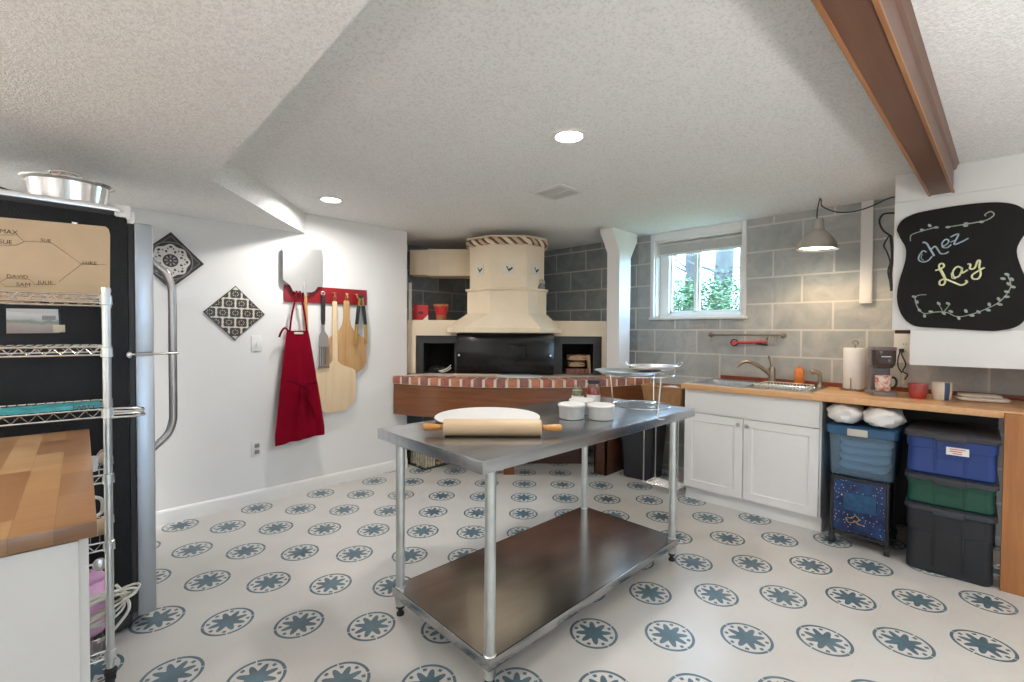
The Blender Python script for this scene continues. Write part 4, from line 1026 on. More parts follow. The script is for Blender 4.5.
# wire crate of newspaper and kindling
t = thing('wire_crate', 'dark wire crate standing under the left end of the hearth', 'crate', (2.47, 3.60, 0))
cxs, cys, czs = .36, .30, .30
m = MB()
for z in (.01, .15, .30): m.tube([(0, 0, z), (cxs, 0, z), (cxs, cys, z), (0, cys, z)], .0035, 6, True)
for i in range(13): x = cxs*i/12; m.cyl((x, 0, .01), (x, 0, .30), .0018, n=5); m.cyl((x, 0, .01), (x, cys, .01), .0018, n=5); m.cyl((x, cys, .01), (x, cys, .30), .0018, n=5)
for i in range(11): y = cys*i/10; m.cyl((0, y, .01), (0, y, .30), .0018, n=5); m.cyl((cxs, y, .01), (cxs, y, .30), .0018, n=5)
obj('wire_frame', m, 'wire_dark', t)
m = MB()
for k in range(7): m.box((2.47+.075, 3.60+.035+.036*k, .125+.006*(k % 3)), (.12, .030, .22+.01*(k % 2)), .006)
tag(obj('newspaper_bundle', m, 'news'), 'bundle of old newspapers standing in the wire crate', 'newspapers')
for k, (y, a, c) in enumerate(((.05, .1, 'log_end'), (.11, -.2, 'brick_c'), (.17, .15, 'log_end'), (.23, -.1, 'log_bark'))):
    m = MB(); m.box((0, 0, 0), (.19, .030, .026), .004, rot=Matrix.Rotation(a, 3, 'Z')); o = obj('kindling_stick', m, c); o.location = (2.47+.245, 3.60+y, .030+.0)
    tag(o, 'kindling stick lying in the wire crate beside the newspapers', 'kindling', 'kindling in the wire crate')

# ================================================================== BIN, WIRE STAND AND BASKET BESIDE THE SINK
t = thing('waste_bin', 'tall black waste bin beside the wooden box', 'bin', (3.80, 2.11, 0), R(4))
def rrect(a, b, r, z, n=5):
    o = []
    for cx_, cy_, s0 in ((a-r, b-r, 0), (-a+r, b-r, PI/2), (-a+r, -b+r, PI), (a-r, -b+r, 3*PI/2)):
        for i in range(n+1): an = s0+PI/2*i/n; o.append(V((cx_+r*math.cos(an), cy_+r*math.sin(an), z)))
    return o
m = MB(); m.rings([rrect(.12, .13, .03, .0), rrect(.125, .135, .03, .02), rrect(.155, .165, .035, .50), rrect(.162, .172, .035, .50), rrect(.162, .172, .035, .53), rrect(.150, .160, .035, .53), rrect(.118, .128, .03, .02)]); obj('tub', m, 'bin', t)
t = thing('wire_stand', 'slim chrome wire stand carrying the wicker basket', 'stand', (3.50, 1.640, 0))
SX, SY = .20, .295
m = MB()
for x in (0, SX):
    for y in (0, SY): m.cyl((x, y, 0), (x, y, .695), .0055, n=8)
for z in (.05, .69):
    m.tube([(0, 0, z), (SX, 0, z), (SX, SY, z), (0, SY, z)], .004, 6, True)
    for i in range(1, 12): m.cyl((SX*i/12, 0, z), (SX*i/12, SY, z), .0018, n=5)
obj('wire_frame', m, 'chrome', t)
t = thing('wicker_basket', 'brown woven wicker basket beside the sink counter', 'basket', (3.628, 1.800, .6965))
m = MB(); m.rings([rrect(.11, .155, .03, .0), rrect(.125, .175, .035, .13), rrect(.13, .18, .035, .155), rrect(.118, .168, .03, .155), rrect(.112, .16, .03, .12), rrect(.10, .145, .03, .012)]); obj('weave', m, 'wicker', t)
m = MB(); m.tube(rrect(.124, .174, .035, .158), .010, 8, True); obj('rim', m, 'wicker', t)
m = MB(); m.ell((3.635, 1.765, .795), (.088, .105, .062), 20, 10, .14); tag(obj('folded_cloth', m, 'bluecloth'), 'pale blue cloth heaped inside the wicker basket', 'cloth')

# ================================================================== SINK CABINET AND COUNTER
CF_ = 3.505; KZ0, KZ1 = .868, .905
cbn = thing('sink_cabinet', 'white two door sink cabinet under the wooden counter', 'cabinet', (CF_, .69, 0))
CW = 1.600-.69; YM_ = 1.162-.69
m = MB(); m.span((.020, 0, .10), (.60, .018, KZ0-.001)); m.span((.020, CW-.018, .10), (.60, CW, KZ0-.001)); m.span((.020, .018, .10), (.60, CW-.018, .118)); m.span((.588, .018, .118), (.60, CW-.018, KZ0-.001))
m.span((.020, .018, .672), (.038, CW-.018, .700)); m.span((.020, .018, .850), (.038, CW-.018, KZ0-.001)); m.span((.020, YM_-.02, .118), (.038, YM_+.02, .672))
obj('carcass', m, 'cab_white', cbn)
m = MB(); m.span((.055, .0, 0), (.073, CW, .0995)); m.span((.073, 0, 0), (.60, .018, .0995)); m.span((.073, CW-.018, 0), (.60, CW, .0995)); obj('toe_kick', m, 'cab_white', cbn)
m = MB(); m.span((0, .010, .688), (.0195, CW-.010, .862), .003); obj('false_drawer', m, 'cab_white', cbn)
def raised_door(y0, y1, z0, z1):
    m = MB(); a = .052
    m.rings([[V((x, y, z)) for y, z in ((y0+i, z0+i), (y1-i, z0+i), (y1-i, z1-i), (y0+i, z1-i))] for x, i in ((.0195, 0), (.004, 0), (.0008, .0015), (0, .005), (0, a-.004), (-.0025, a-.002), (-.0025, a+.004), (.004, a+.010), (.004, a+.015), (-.0005, a+.036), (-.001, a+.038))])
    return m
YM = 1.162-.69
for y0, y1, ky in ((.010, YM-.0025, YM-.032), (YM+.0025, CW-.010, YM+.030)):
    d_ = obj('door', raised_door(y0, y1, .108, .682), 'cab_white', cbn)
    m = MB(); m.lathe([(.0, .028), (.010, .027), (.0145, .021), (.013, .015), (.006, .010), (.006, .0)], (0, ky, .640), 18, Matrix.Rotation(R(-90), 3, 'Y')); obj('knob', m, 'galv', d_)
# counter with sink cut-out
SXa, SXb, SYa, SYb = 3.535, 4.035, .755, 1.575
ct = thing('wood_counter', 'long oak strip counter running along the block wall', 'counter', (0, 0, 0))
m = MB(); yl, yr = 1.605, -1.9
m.span((3.463, yr, KZ0), (SXa+.012, yl, KZ1), .003); m.span((SXb-.012, yr, KZ0), (XR-.001, yl, KZ1)); m.span((SXa+.012, yr, KZ0), (SXb-.012, SYa+.012, KZ1)); m.span((SXa+.012, SYb-.012, KZ0), (SXb-.012, yl, KZ1)); obj('worktop', m, 'counter', ct)
m = MB(); m.span((XR-.020, yr, KZ1+.0005), (XR-.001, 1.55, KZ1+.030), .002); obj('back_strip', m, 'red_strip', ct)
sk = thing('kitchen_sink', 'stainless double bowl drop-in sink in the wooden counter', 'sink', (0, 0, KZ1))
m = MB(); z0, z1 = .0005, .006
bowls = ((1.190, 1.550), (.795, 1.150)); bx0, bx1 = 3.59, 3.93
m.span((SXa, SYa, z0), (bx0, SYb, z1), .002); m.span((bx1, SYa, z0), (SXb, SYb, z1), .002); m.span((bx0, bowls[0][1], z0), (bx1, SYb, z1), .001); m.span((bx0, bowls[1][1], z0), (bx1, bowls[0][0], z1), .001); m.span((bx0, SYa, z0), (bx1, bowls[1][0], z1), .001)
obj('rim', m, 'steel', sk)
for a, b in bowls:
    m = MB(); q = lambda i, z: [V((x, y, z)) for x, y in ((bx0+i, a+i), (bx1-i, a+i), (bx1-i, b-i), (bx0+i, b-i))]
    m.rings([q(-.001, .003), q(.004, -.01), q(.015, -.15), q(.03, -.165)], True, False); m.face(q(.03, -.165)); obj('bowl', m, 'steel', sk)
# faucet
fp = V((3.985, 1.115, KZ1+.0065))
fa = thing('kitchen_faucet', 'brushed bronze single lever faucet at the sink', 'faucet', fp)
obj('base', MB().lathe([(.0, 0), (.034, 0), (.034, .006), (.026, .012), (.024, .05), (.026, .09), (.022, .12), (.0, .128)], n=24), 'bronze', fa)
m = MB(); m.tube(bez([(0, 0, .045), (-.02, .022, .075), (-.065, .075, .130), (-.11, .125, .160), (-.15, .165, .160), (-.172, .188, .138), (-.178, .194, .118)], 8), [.017-.006*i/48 for i in range(49)], 12); obj('spout', m, 'bronze', fa)
m = MB(); m.tube(bez([(.0, -.002, .115), (-.004, .004, .145), (-.004, .012, .18), (-.006, .022, .212)], 6), [.013, .0125, .012, .0115, .011, .011, .010, .010, .010, .010, .0105, .011, .0115, .012, .0125, .012, .011, .010, .008], 10); obj('lever', m, 'bronze', fa)
t = thing('side_sprayer', 'bronze side sprayer standing at the right end of the sink', 'sprayer', (3.985, .798, KZ1+.0065))
obj('base', MB().lathe([(.0, 0), (.024, 0), (.024, .006), (.017, .016), (.0145, .03)], n=20), 'bronze', t)
m = MB(); m.tube(bez([(0, 0, .02), (0, 0, .06), (-.004, .006, .095), (-.02, .032, .108), (-.03, .048, .100)], 6), [.014]*12+[.0155]*8+[.017]*5, 12); obj('spray_head', m, 'bronze', t)
# dish rack in the right bowl
t = thing('dish_rack', 'ivory wire dish rack sitting in the right sink bowl', 'rack', (3.76, .972, KZ1))
m = MB(); hx, hy = .148, .155
for z, k in ((-.160, .9), (-.02, 1), (.022, 1)): m.tube([(-hx*k, -hy*k, z), (hx*k, -hy*k, z), (hx*k, hy*k, z), (-hx*k, hy*k, z)], .0032, 6, True)
for i in range(15):
    y = -hy+2*hy*i/14; m.tube([(-hx, y, .022), (-hx*.9, y*.9, -.160), (hx*.9, y*.9, -.160), (hx, y, .022)], .002, 5)
for i in range(1, 13):
    x = -hx+2*hx*i/13; m.tube([(x, -hy, .022), (x*.9, -hy*.9, -.160), (x*.9, hy*.9, -.160), (x, hy, .022)], .002, 5)
obj('wire_basket', m, 'rackwire', t)
t = thing('soap_bottle', 'amber dish soap bottle behind the sink', 'bottle', (4.055, .945, KZ1+.001))
m = MB(); m.rings([rrect(.019, .030, .012, 0), rrect(.020, .032, .012, .01), rrect(.020, .032, .012, .10), rrect(.014, .022, .01, .122), rrect(.009, .009, .007, .128)]); obj('bottle_body', m, 'soap', t)
obj('cap', MB().lathe([(.010, .127), (.011, .128), (.010, .142), (.0, .143)], n=16), 'soap', t)
# wall rail with hooks and red handled brush
t = thing('utensil_rail', 'bronze utensil rail mounted on the block wall', 'rail', (XR, 1.355, 1.280))
m = MB(); m.cyl((-.045, -.285, 0), (-.045, .285, 0), .0065, n=12); obj('bar', m, 'bronze', t)
for y in (-.282, .282):
    m = MB(); m.cyl((-.045, y, 0), (-.001, y, 0), .007); m.lathe([(.0, .0), (.022, .0), (.022, .006), (.010, .010)], (-.001, y, 0), 16, Matrix.Rotation(R(-90), 3, 'Y')); m.ell((-.045, y, 0), (.011, .013, .013)); obj('bracket', m, 'bronze', t)
for y in (-.245, -.225, -.205, -.18, .262, .245):
    m = MB(); m.tube(bez([(-.054, y, .004), (-.045, y, .010), (-.037, y, 0), (-.040, y, -.02), (-.050, y, -.045), (-.060, y, -.05), (-.066, y, -.038)], 4), .0022, 6); obj('hook', m, 'bronze', t)
t = thing('pastry_brush', 'red handled brush hanging sideways below the utensil rail', 'brush', (XR-.055, 1.30, 1.218))
m = MB(); m.tube([(0, -.125, .012), (0, -.08, .010), (0, .0, .004), (0, .08, .000), (0, .118, -.002)], [.008, .012, .012, .011, .010], 10); obj('handle', m, 'salmon', t)
m = MB(); m.lathe([(.0, -.014), (.018, -.014), (.024, 0), (.018, .014), (.0, .014)], (0, .126, -.004), 18, Matrix.Rotation(R(90), 3, 'Y')); obj('end_knob', m, 'salmon', t)
m = MB(); m.lathe([(.024, -.010), (.031, -.008), (.031, .006), (.024, .008)], (.006, .128, -.002), 18, Matrix.Rotation(R(90), 3, 'Y')); m.tube([(.004, -.125, -.016), (.004, -.09, -.012), (.004, -.04, -.006)], .007, 8); obj('dark_bristle', m, 'wire_dark', t)
m = MB(); m.tube(bez([(0, -.118, .014), (.0, -.124, .030), (.006, -.127, .046), (.010, -.115, .034), (0, -.112, .014)], 5), .0018, 5); obj('hang_loop', m, 'cord', t)
# paper towel
t = thing('paper_towel_holder', 'wire paper towel holder with white roll on the counter', 'paper towel holder', (3.965, .588, KZ1+.0005))
obj('base', MB().lathe([(.0, .0), (.085, .0), (.086, .004), (.082, .010), (.0, .010)], n=36), 'bronze', t)
m = MB(); m.cyl((0, 0, .01), (0, 0, .318), .005); m.tube(bez([(-.006, .012, .318), (0, .016, .335), (0, 0, .345), (0, -.016, .335), (.006, -.012, .318)], 5), .004, 7); m.tube(bez([(-.080, .01, .008), (-.081, .01, .07), (-.076, .012, .085)], 5), .004, 7); obj('rod', m, 'bronze', t)
t2 = thing('paper_roll', 'white paper towel roll standing on the wire holder', 'paper roll', (3.965, .588, KZ1+.012))
obj('roll', MB().lathe([(.018, .0), (.066, .0), (.068, .003), (.068, .279), (.066, .282), (.018, .282), (.018, .0)], n=40), 'paper', t2)
# coffee maker and mug on its tray
t = thing('coffee_maker', 'small grey single cup coffee maker on the counter', 'coffee maker', (3.80, .425, KZ1+.0005), R(24))
m = MB(); m.rings([rrect(.085, .068, .025, 0), rrect(.085, .068, .025, .022), rrect(.078, .060, .022, .028)]); obj('base_tray', m, 'coffee_grey', t)
m = MB(); m.rings([rrect(.028, .060, .015, .028), rrect(.026, .058, .015, .21)])
for v in m.b.verts: v.co.x += .05
obj('column', m, 'coffee_grey', t)
m = MB(); m.rings([rrect(.050, .050, .03, .175), rrect(.070, .058, .035, .195), rrect(.074, .062, .035, .225), rrect(.074, .062, .035, .285), rrect(.070, .058, .035, .29)]); obj('brew_head', m, 'coffee_dark', t)
m = MB(); m.rings([rrect(.076, .064, .035, .288), rrect(.076, .064, .035, .305), rrect(.070, .058, .03, .310)]); obj('lid', m, 'coffee_grey', t)
m = MB(); m.span((-.0765, -.025, .246), (-.0745, .025, .252)); obj('badge', m, 'alu', t)
def mug(name, label, x, y, z, r, h, mt, ha, hm):
    t = thing(name, label, 'mug', (x, y, z))
    obj('cup', MB().lathe([(.0, .0), (r*.80, .0), (r*.88, .004), (r, h*.55), (r*.99, h), (r*.92, h), (r*.90, h*.55), (r*.78, .010), (.0, .008)], n=32), mt, t)
    ca, sa = math.cos(ha), math.sin(ha)
    m = MB(); m.tube(bez([V(((r-.004+q)*ca, (r-.004+q)*sa, zz)) for q, zz in ((0, h*.84), (.018, h*.88), (.032, h*.70), (.030, h*.40), (.014, h*.22), (0, h*.24))], 6), .0065, 8); obj('handle', m, hm, t)
    return t
mug('patterned_mug', 'white mug with red spray pattern standing on the coffee maker', 3.768, .412, KZ1+.030, .043, .098, 'blossom_mug', R(-62), 'black')
t = mug('red_mug', 'red enamel mug inside a clear glass cup on the counter', 3.775, .243, KZ1+.0005, .046, .088, 'red_mug', R(80), 'clear_cup')
m = MB(); m.lathe([(.0505, .0), (.0515, .03), (.0545, .095), (.0525, .095), (.0505, .03)], n=32); obj('glass_sleeve', m, 'clear_cup', t)
mug('striped_mug', 'white mug with dark blue bands beside the red mug', 3.80, .137, KZ1+.0005, .048, .104, 'blue_mug', R(-70), 'clear_cup')
t = thing('folded_towel', 'folded cream towel lying at the right of the mugs', 'towel', (3.885, -.035, KZ1+.0018), R(8))
m = MB(); m.ell((0, 0, .012), (.075, .115, .0125), 28, 8, .02, sq=.55); obj('lower_fold', m, 'towel', t)
m = MB(); m.ell((-.004, .012, .032), (.068, .095, .010), 28, 8, .03, sq=.6); obj('upper_fold', m, 'towel', t)
# outlet with plugs on the right wall + little brown box above it
o_ = outlet(XR, .338, 1.205, 'white outlet with plugged cord above the coffee maker', R(-90), False)
m = MB(); m.span((-.058, -.006, -.104), (.058, 0, .104), .003); obj('wide_plate', m, 'switch', o_)
m = MB(); m.box((-.015, -.022, -.02), (.026, .03, .026), .004); m.tube(bez([(-.015, -.035, -.02), (-.01, -.05, -.05), (.01, -.04, -.11), (-.005, -.03, -.16), (.02, -.03, -.18), (.005, -.02, -.215)], 6), .004, 7); m.tube(bez([(-.02, -.03, -.02), (-.03, -.045, -.07), (-.03, -.03, -.13), (-.01, -.03, -.17)], 6), .004, 7); obj('plugged_cord', m, 'cord', o_)
m = MB(); m.span((3.62, .272, 1.300), (3.72, .345, 1.3215), .002); tag(obj('small_bracket', m, 'mahog_dark'), 'small dark wooden block under the corner of the white panel', 'block')
# cords hanging beside the white panel
m = MB(); xk = 3.90
m.tube(bez([onx(px, py, xk) for px, py in ((897, 213), (884, 214), (879.5, 221), (883, 230), (891, 236))], 8), .006, 7)
m.tube(bez([onx(px, py, xk) for px, py in ((889, 236), (884, 245), (887, 252), (890, 262), (888, 272), (891, 285))], 8), .0045, 7)
m.tube(bez([onx(px, py, xk) for px, py in ((891, 236), (892.5, 255), (890.5, 275), (892, 291))], 8), .009, 7)
tag(obj('cord_bundle', m, 'cord'), 'bundle of black cords hanging beside the white panel', 'cord')
# hanging clamp lamp
LP = V((3.75, .785, 0))
t = thing('pendant_lamp', 'brushed metal cone lamp hung from a cord, lit', 'lamp', (LP.x, LP.y, 1.875), 0)
tilt = Matrix.Rotation(R(3), 3, 'X')
obj('shade', MB().lathe([(.128, .0), (.126, .004), (.112, .045), (.088, .085), (.055, .122), (.038, .134), (.036, .150), (.034, .150), (.036, .132), (.053, .118), (.085, .082), (.110, .042), (.125, .0)], (0, 0, 0), 44, tilt), 'lampmetal', t)
obj('socket', MB().lathe([(.031, .145), (.031, .195), (.027, .205), (.010, .212), (.0, .214)], (0, 0, 0), 24, tilt), 'lampmetal', t)
obj('bulb', MB().lathe([(.0, .006), (.06, .008), (.104, .014), (.112, .022), (.07, .08), (.0, .10)], (0, 0, 0), 28, tilt), 'bulb', t)
m = MB(); m.tube(bez([(0, 0, .21), (.002, .002, .25), (.0, -.006, .31), (-.002, -.016, .345), (-.002, -.022, .33), (-.002, -.03, .29), (.02, -.10, .245), (.05, -.19, .235), (.07, -.28, .255), (.085, -.36, .29), (.095, -.405, .30), (.10, -.432, .285), (.10, -.45, .27)], 8), .0042, 7); obj('cord', m, 'cord', t)
m = MB(); m.tube([(0, -.010, .345), (0, -.010, .359)], .003, 6); obj('ceiling_hook', m, 'chrome', t)
l = bpy.data.lights.new('pendant_bulb_light', 'SPOT'); l.energy = 7.5; l.color = (1, .66, .36); l.spot_size = R(150); l.spot_blend = .5; l.shadow_soft_size = .05
o = bpy.data.objects.new('pendant_bulb_light', l); col.objects.link(o); o.location = (LP.x, LP.y, 1.868)

# ================================================================== CHALKBOARD
BX = 3.532
cbd = thing('chalkboard', 'black wavy edged chalkboard reading chez Lay on the white panel', 'chalkboard', (BX, 0, 0))
def cb(cx, cy, dx=0): q = onx(880+cx/4.264, 190+cy/4.264, BX); return V((dx, q.y, q.z))
out = [(71, 172), (78, 150), (98, 126), (135, 106), (180, 93), (300, 71), (420, 56), (500, 52), (560, 58), (600, 72), (628, 96), (640, 130), (632, 170), (606, 205), (586, 245), (586, 280), (602, 330), (622, 380), (636, 440), (634, 510), (612, 560), (575, 586), (520, 598), (460, 601), (300, 591), (165, 583), (125, 568), (98, 542), (80, 505), (72, 455), (80, 395), (100, 330), (110, 285), (108, 245), (88, 208)]
loop = bez([cb(*p) for p in out+[out[0]]], 5)[:-1]
m = MB(); m.prism([(p.y, p.z) for p in loop], (0, 0, 0), (0, 1, 0), (0, 0, 1), (.013, 0, 0), .003); obj('board', m, 'chalkboard', cbd)
def stroke(m, pts, r, c2=False):
    f = (lambda a, b: cb((910+a/8.525-880)*4.264, (220+b/8.525-190)*4.264, -.0006)) if c2 else (lambda a, b: cb(a, b, -.0006))
    m.tube(bez([f(*p) for p in pts], 6), r*1.25, 6)
m = MB()
stroke(m, [(140, 275), (112, 262), (80, 300), (75, 340), (112, 358), (155, 345), (188, 310)], .0028, True); stroke(m, [(105, 290), (95, 325), (118, 345)], .0018, True)
stroke(m, [(108, 190), (142, 200), (172, 250), (206, 306)], .0036, True); stroke(m, [(180, 250), (214, 225), (240, 258), (262, 286), (300, 286), (330, 270)], .0030, True)
stroke(m, [(272, 228), (312, 208), (330, 178), (304, 165), (275, 195), (280, 232), (320, 234), (352, 208)], .0028, True)
stroke(m, [(345, 145), (412, 122), (376, 205), (432, 190), (498, 155)], .0030, True); stroke(m, [(345, 190), (400, 165)], .0022, True)
obj('lettering', m, 'chalk_blue', cbd)
m = MB()
stroke(m, [(215, 430), (250, 420), (288, 398), (280, 373), (252, 378), (250, 412), (280, 470), (300, 520), (285, 552), (254, 550), (256, 520), (300, 505), (380, 535), (440, 555), (485, 530), (472, 514)], .0036, True)
stroke(m, [(258, 415), (288, 470), (305, 515)], .0046, True)
stroke(m, [(440, 410), (402, 398), (366, 438), (374, 486), (415, 480), (442, 430), (441, 408), (446, 450), (480, 432), (492, 424)], .0034, True); stroke(m, [(352, 450), (358, 495), (390, 500)], .0018, True)
stroke(m, [(490, 375), (515, 380), (510, 415), (550, 410), (576, 350), (596, 350), (590, 400), (602, 460), (580, 500), (536, 500), (530, 470), (580, 435), (636, 405)], .0034, True)
obj('lettering', m, 'chalk_green', cbd)
m = MB()
stroke(m, [(130, 218), (134, 192), (180, 175), (235, 160)], .0022); stroke(m, [(285, 158), (340, 150), (400, 140), (455, 128), (486, 106), (472, 92), (448, 104), (452, 112)], .0022)
TOP = m; m = MB()
stroke(m, [(198, 446), (165, 449), (150, 462), (160, 500), (188, 526), (240, 520), (285, 522), (330, 540), (390, 530), (450, 508), (505, 480), (543, 440), (558, 405), (545, 365)], .0017)
stroke(m, [(270, 522), (300, 485)], .0014); stroke(m, [(270, 522), (248, 482)], .0014)
for cx, cy, a in ((180, 170, .4), (212, 152, 1), (240, 160, .2), (290, 158, .1), (365, 152, .2), (368, 143, .2), (432, 136, .2), (145, 455, .5), (158, 477, 1.2), (168, 512, 1), (190, 537, 1.4), (217, 519, .3), (250, 484, 1), (290, 484, .7), (272, 526, .8), (302, 518, .5), (336, 546, 1.3), (366, 516, 1.2), (392, 535, .2), (420, 520, .9), (466, 488, 1.3), (461, 512, .4), (506, 465, 1.2), (511, 488, .3), (541, 434, .4), (548, 400, 1), (567, 413, .5), (541, 360, .6), (562, 381, 1), (524, 378, .4), (540, 455, .2)):
    p = cb(cx, cy, -.0008); (TOP if cy < 180 else m).ell(p, (.0008, .0115, .0066), 10, 6, rot=Matrix.Rotation(a, 3, 'X'))
obj('vine_drawing', m, 'chalk_sage', cbd); obj('vine_drawing', TOP, 'chalk_sage', cbd)

# ================================================================== UNDER THE COUNTER
m = MB(); m.span((3.400, -.29, 0), (3.462, -.112, KZ0+.03), .003)
o = obj('wood_post', m, 'pine'); tag(o, 'rough reddish wooden post at the front of the counter', 'post')
struct('painted_shade_panel', MB().span((XR-.03, -.11, .0), (XR-.001, .688, KZ0-.002)), 'black')  # black sheet standing in for the deep shade under the counter
def tote(label, body, z, h, wdt, dep, labelled=False, x0=3.372, yc=.083, lid='tote_lid', ribs=True):
    t = thing('storage_tote', label, 'tote', (x0+dep/2, yc, z), R(0), 'stacked storage totes under the counter')
    m = MB(); tp = .95
    b_ = rrect(dep/2*tp, wdt/2*tp, .04, 0); m.rings([rrect(dep/2*tp-.01, wdt/2*tp-.01, .035, 0), rrect(dep/2*tp, wdt/2*tp, .04, .012), rrect(dep/2-.014, wdt/2-.014, .045, h*.62), rrect(dep/2-.008, wdt/2-.008, .045, h*.63), rrect(dep/2-.006, wdt/2-.006, .045, h-.03)]); 
    # raised centre panel with two ribs at the front
    for s_ in (-1, 1): m.box((-dep/2*(1+tp)/2+.010, s_*wdt*.16, h*.45), (.016, .012, h*.84), .003, rot=Matrix.Rotation(-math.atan((1-tp)*dep/2/h), 3, 'Y'))
    m.box((-dep/2*(1+tp)/2+.0115, 0, h*.44), (.010, wdt*.30, h*.80), .003, rot=Matrix.Rotation(-math.atan((1-tp)*dep/2/h), 3, 'Y'))
    bd = obj('tub', m, body, t)
    m = MB(); m.rings([rrect(dep/2-.004, wdt/2-.004, .045, h-.034), rrect(dep/2+.002, wdt/2+.002, .045, h-.030), rrect(dep/2+.002, wdt/2+.002, .045, h-.008), rrect(dep/2-.012, wdt/2-.012, .04, h-.001)])
    m.span((-dep/2-.012, -wdt*.17, h-.042), (-dep/2+.02, wdt*.17, h-.006), .006)
    obj('lid', m, lid, t)
    if labelled:
        m = MB(); m.box((-dep/2-.0045+.010, -.028, h*.62), (.002, .088, .040)); lb = obj('sticker', m, 'label', t)
        m = MB()
        for k in range(3): m.box((-dep/2-.0062+.010, -.028+(k % 2)*.006, h*.62+.011-.011*k), (.0012, .060-.012*k, .004))
        obj('print_line', m, 'label_red' , lb)
    return t
tote('charcoal storage tote at the bottom of the stack', 'tote_dark', .0, .368, .362, .50)
tote('green storage tote in the middle of the stack', 'tote_green', .369, .166, .366, .50)
tote('blue storage tote with white sticker on top of the stack', 'tote_blue', .536, .232, .372, .50, True)
# rolling fabric crate
t = thing('rolling_cart', 'black framed rolling cart with navy star print bag under the clear tote', 'cart', (3.440, .478, 0), R(0))
ww, dd = .135, .34
for y in (-ww, ww):
    for x in (0.01, dd):
        m = MB(); m.cyl((x, y, .05), (x, y, .415), .010, n=10); obj('upright', m, 'black', t)
        m = MB(); m.cyl((x, y-.012, .028), (x, y+.012, .028), .028, n=18); m.span((x-.012, y-.016, .03), (x+.012, y+.016, .062), .004); obj('caster', m, 'rubber', t)
for z in (.072, .412): obj('rail', MB().tube([(0.01, -ww, z), (dd, -ww, z), (dd, ww, z), (.01, ww, z)], .011, 8, True), 'black', t)
m = MB(); m.span((.004, -ww+.006, .085), (dd-.006, ww-.006, .405), .012); bg = obj('fabric_bag', m, 'space', t)
m = MB(); m.span((-.010, -.085, .225), (.006, .075, .335), .008); obj('pocket', m, mat('teal_star_fabric', (.012, .07, .16), .5, var=.3, vs=30), bg)
m = MB(); m.tube(bez([(-.004, .012, .165), (-.006, .045, .15), (-.006, .06, .175), (-.005, .03, .182), (-.006, .015, .20), (-.006, -.005, .18), (-.006, .01, .16), (-.005, -.02, .15)], 5), .0024, 6); obj('gold_rocket', m, 'brass', bg)
# clear tote with white bags on top
t = thing('clear_tote', 'clear plastic tote with navy lid on the rolling cart', 'tote', (3.655, .478, .4235))
h, wdt, dep = .315, .345, .40
m = MB(); m.rings([rrect(dep/2*.88, wdt/2*.88, .03, .0), rrect(dep/2*.91, wdt/2*.91, .035, .015), rrect(dep/2-.006, wdt/2-.006, .04, h-.06), rrect(dep/2-.009, wdt/2-.009, .04, h-.06), rrect(dep/2*.91-.004, wdt/2*.91-.004, .035, .018), rrect(dep/2*.88-.004, wdt/2*.88-.004, .03, .005)]); obj('tub', m, 'clear_tote', t)
m = MB(); m.rings([rrect(dep/2, wdt/2, .04, h-.062), rrect(dep/2+.005, wdt/2+.005, .04, h-.056), rrect(dep/2+.005, wdt/2+.005, .04, h-.012), rrect(dep/2-.01, wdt/2-.01, .04, h-.004)]); obj('lid', m, 'blue_lid', t)
m = MB(); m.span((-dep/2-.014, -.035, h-.060), (-dep/2-.004, .065, h-.018), .004); obj('latch', m, 'latch', t)
for k in range(4):
    m = MB(); m.ell((0, 0, 0), (.145, .13, .024), 24, 8, .04, sq=.6); o = obj('stored_sheet', m, 'bluecloth'); o.location = (3.655, .478, .4235+.045+.050*k); o.rotation_euler = (0, 0, .1*k)
    tag(o, 'folded pale sheet packed inside the clear tote', 'folded cloth', 'sheets inside the clear tote')
CTZ = .4235+h+.001
for y, lab, sc_ in ((.570, 'left white cotton bag stuffed between clear tote and counter', 1), (.384, 'right white cotton bag stuffed between clear tote and counter', 1.05)):
    t = thing('cotton_bag', lab, 'bag', (3.585, y, CTZ))
    m = MB(); m.ell((0, 0, .058), (.18, .094*sc_, .060), 30, 14, .10, sq=.85); m.ell((.0, .03, .070), (.12, .06, .050), 18, 8, .14); obj('cloth', m, 'cloth_white', t)
    m = MB(); m.tube(bez([(-.13, -.04, .09), (-.142, 0, .075), (-.135, .04, .05), (-.12, .06, .03)], 5), .006, 6); obj('hem', m, 'cloth_white', t)

# ================================================================== OUTSIDE THE WINDOW
GZ = 1.18
m = MB(); m.span((XR+.24, -6, GZ-.2), (22, 26, GZ)); struct('ground', m, 'soil')
def bush(x, y, r, h, n, mt, label):
    t = thing('garden_shrub', label, 'shrub', (x, y, GZ), 0, 'shrubs outside the window')
    m = MB()
    for _ in range(n):
        a, b, c_ = random.gauss(0, .5), random.gauss(0, .5), random.random()
        p = V((a*r, b*r, .05+c_*h*(1-.25*min(1, (a*a+b*b)))))
        s_ = random.uniform(.016, .040); q = Matrix.Rotation(random.uniform(0, 6.3), 3, 'Z') @ Matrix.Rotation(random.uniform(-1, 1), 3, 'X')
        m.face([p+q @ V(v) for v in ((-s_, 0, 0), (-s_*.2, -s_*.5, .006), (s_, 0, 0), (s_*.2, s_*.5, .006))])
    m.mi = 0
    obj('foliage', m, mt, t)
    m = MB()
    for k in range(5): a = k*1.25; m.tube([(0, 0, 0), (.15*r*math.cos(a), .15*r*math.sin(a), h*.3), (.4*r*math.cos(a), .4*r*math.sin(a), h*.75)], [.02, .014, .006], 6)
    obj('stems', m, 'bark', t)
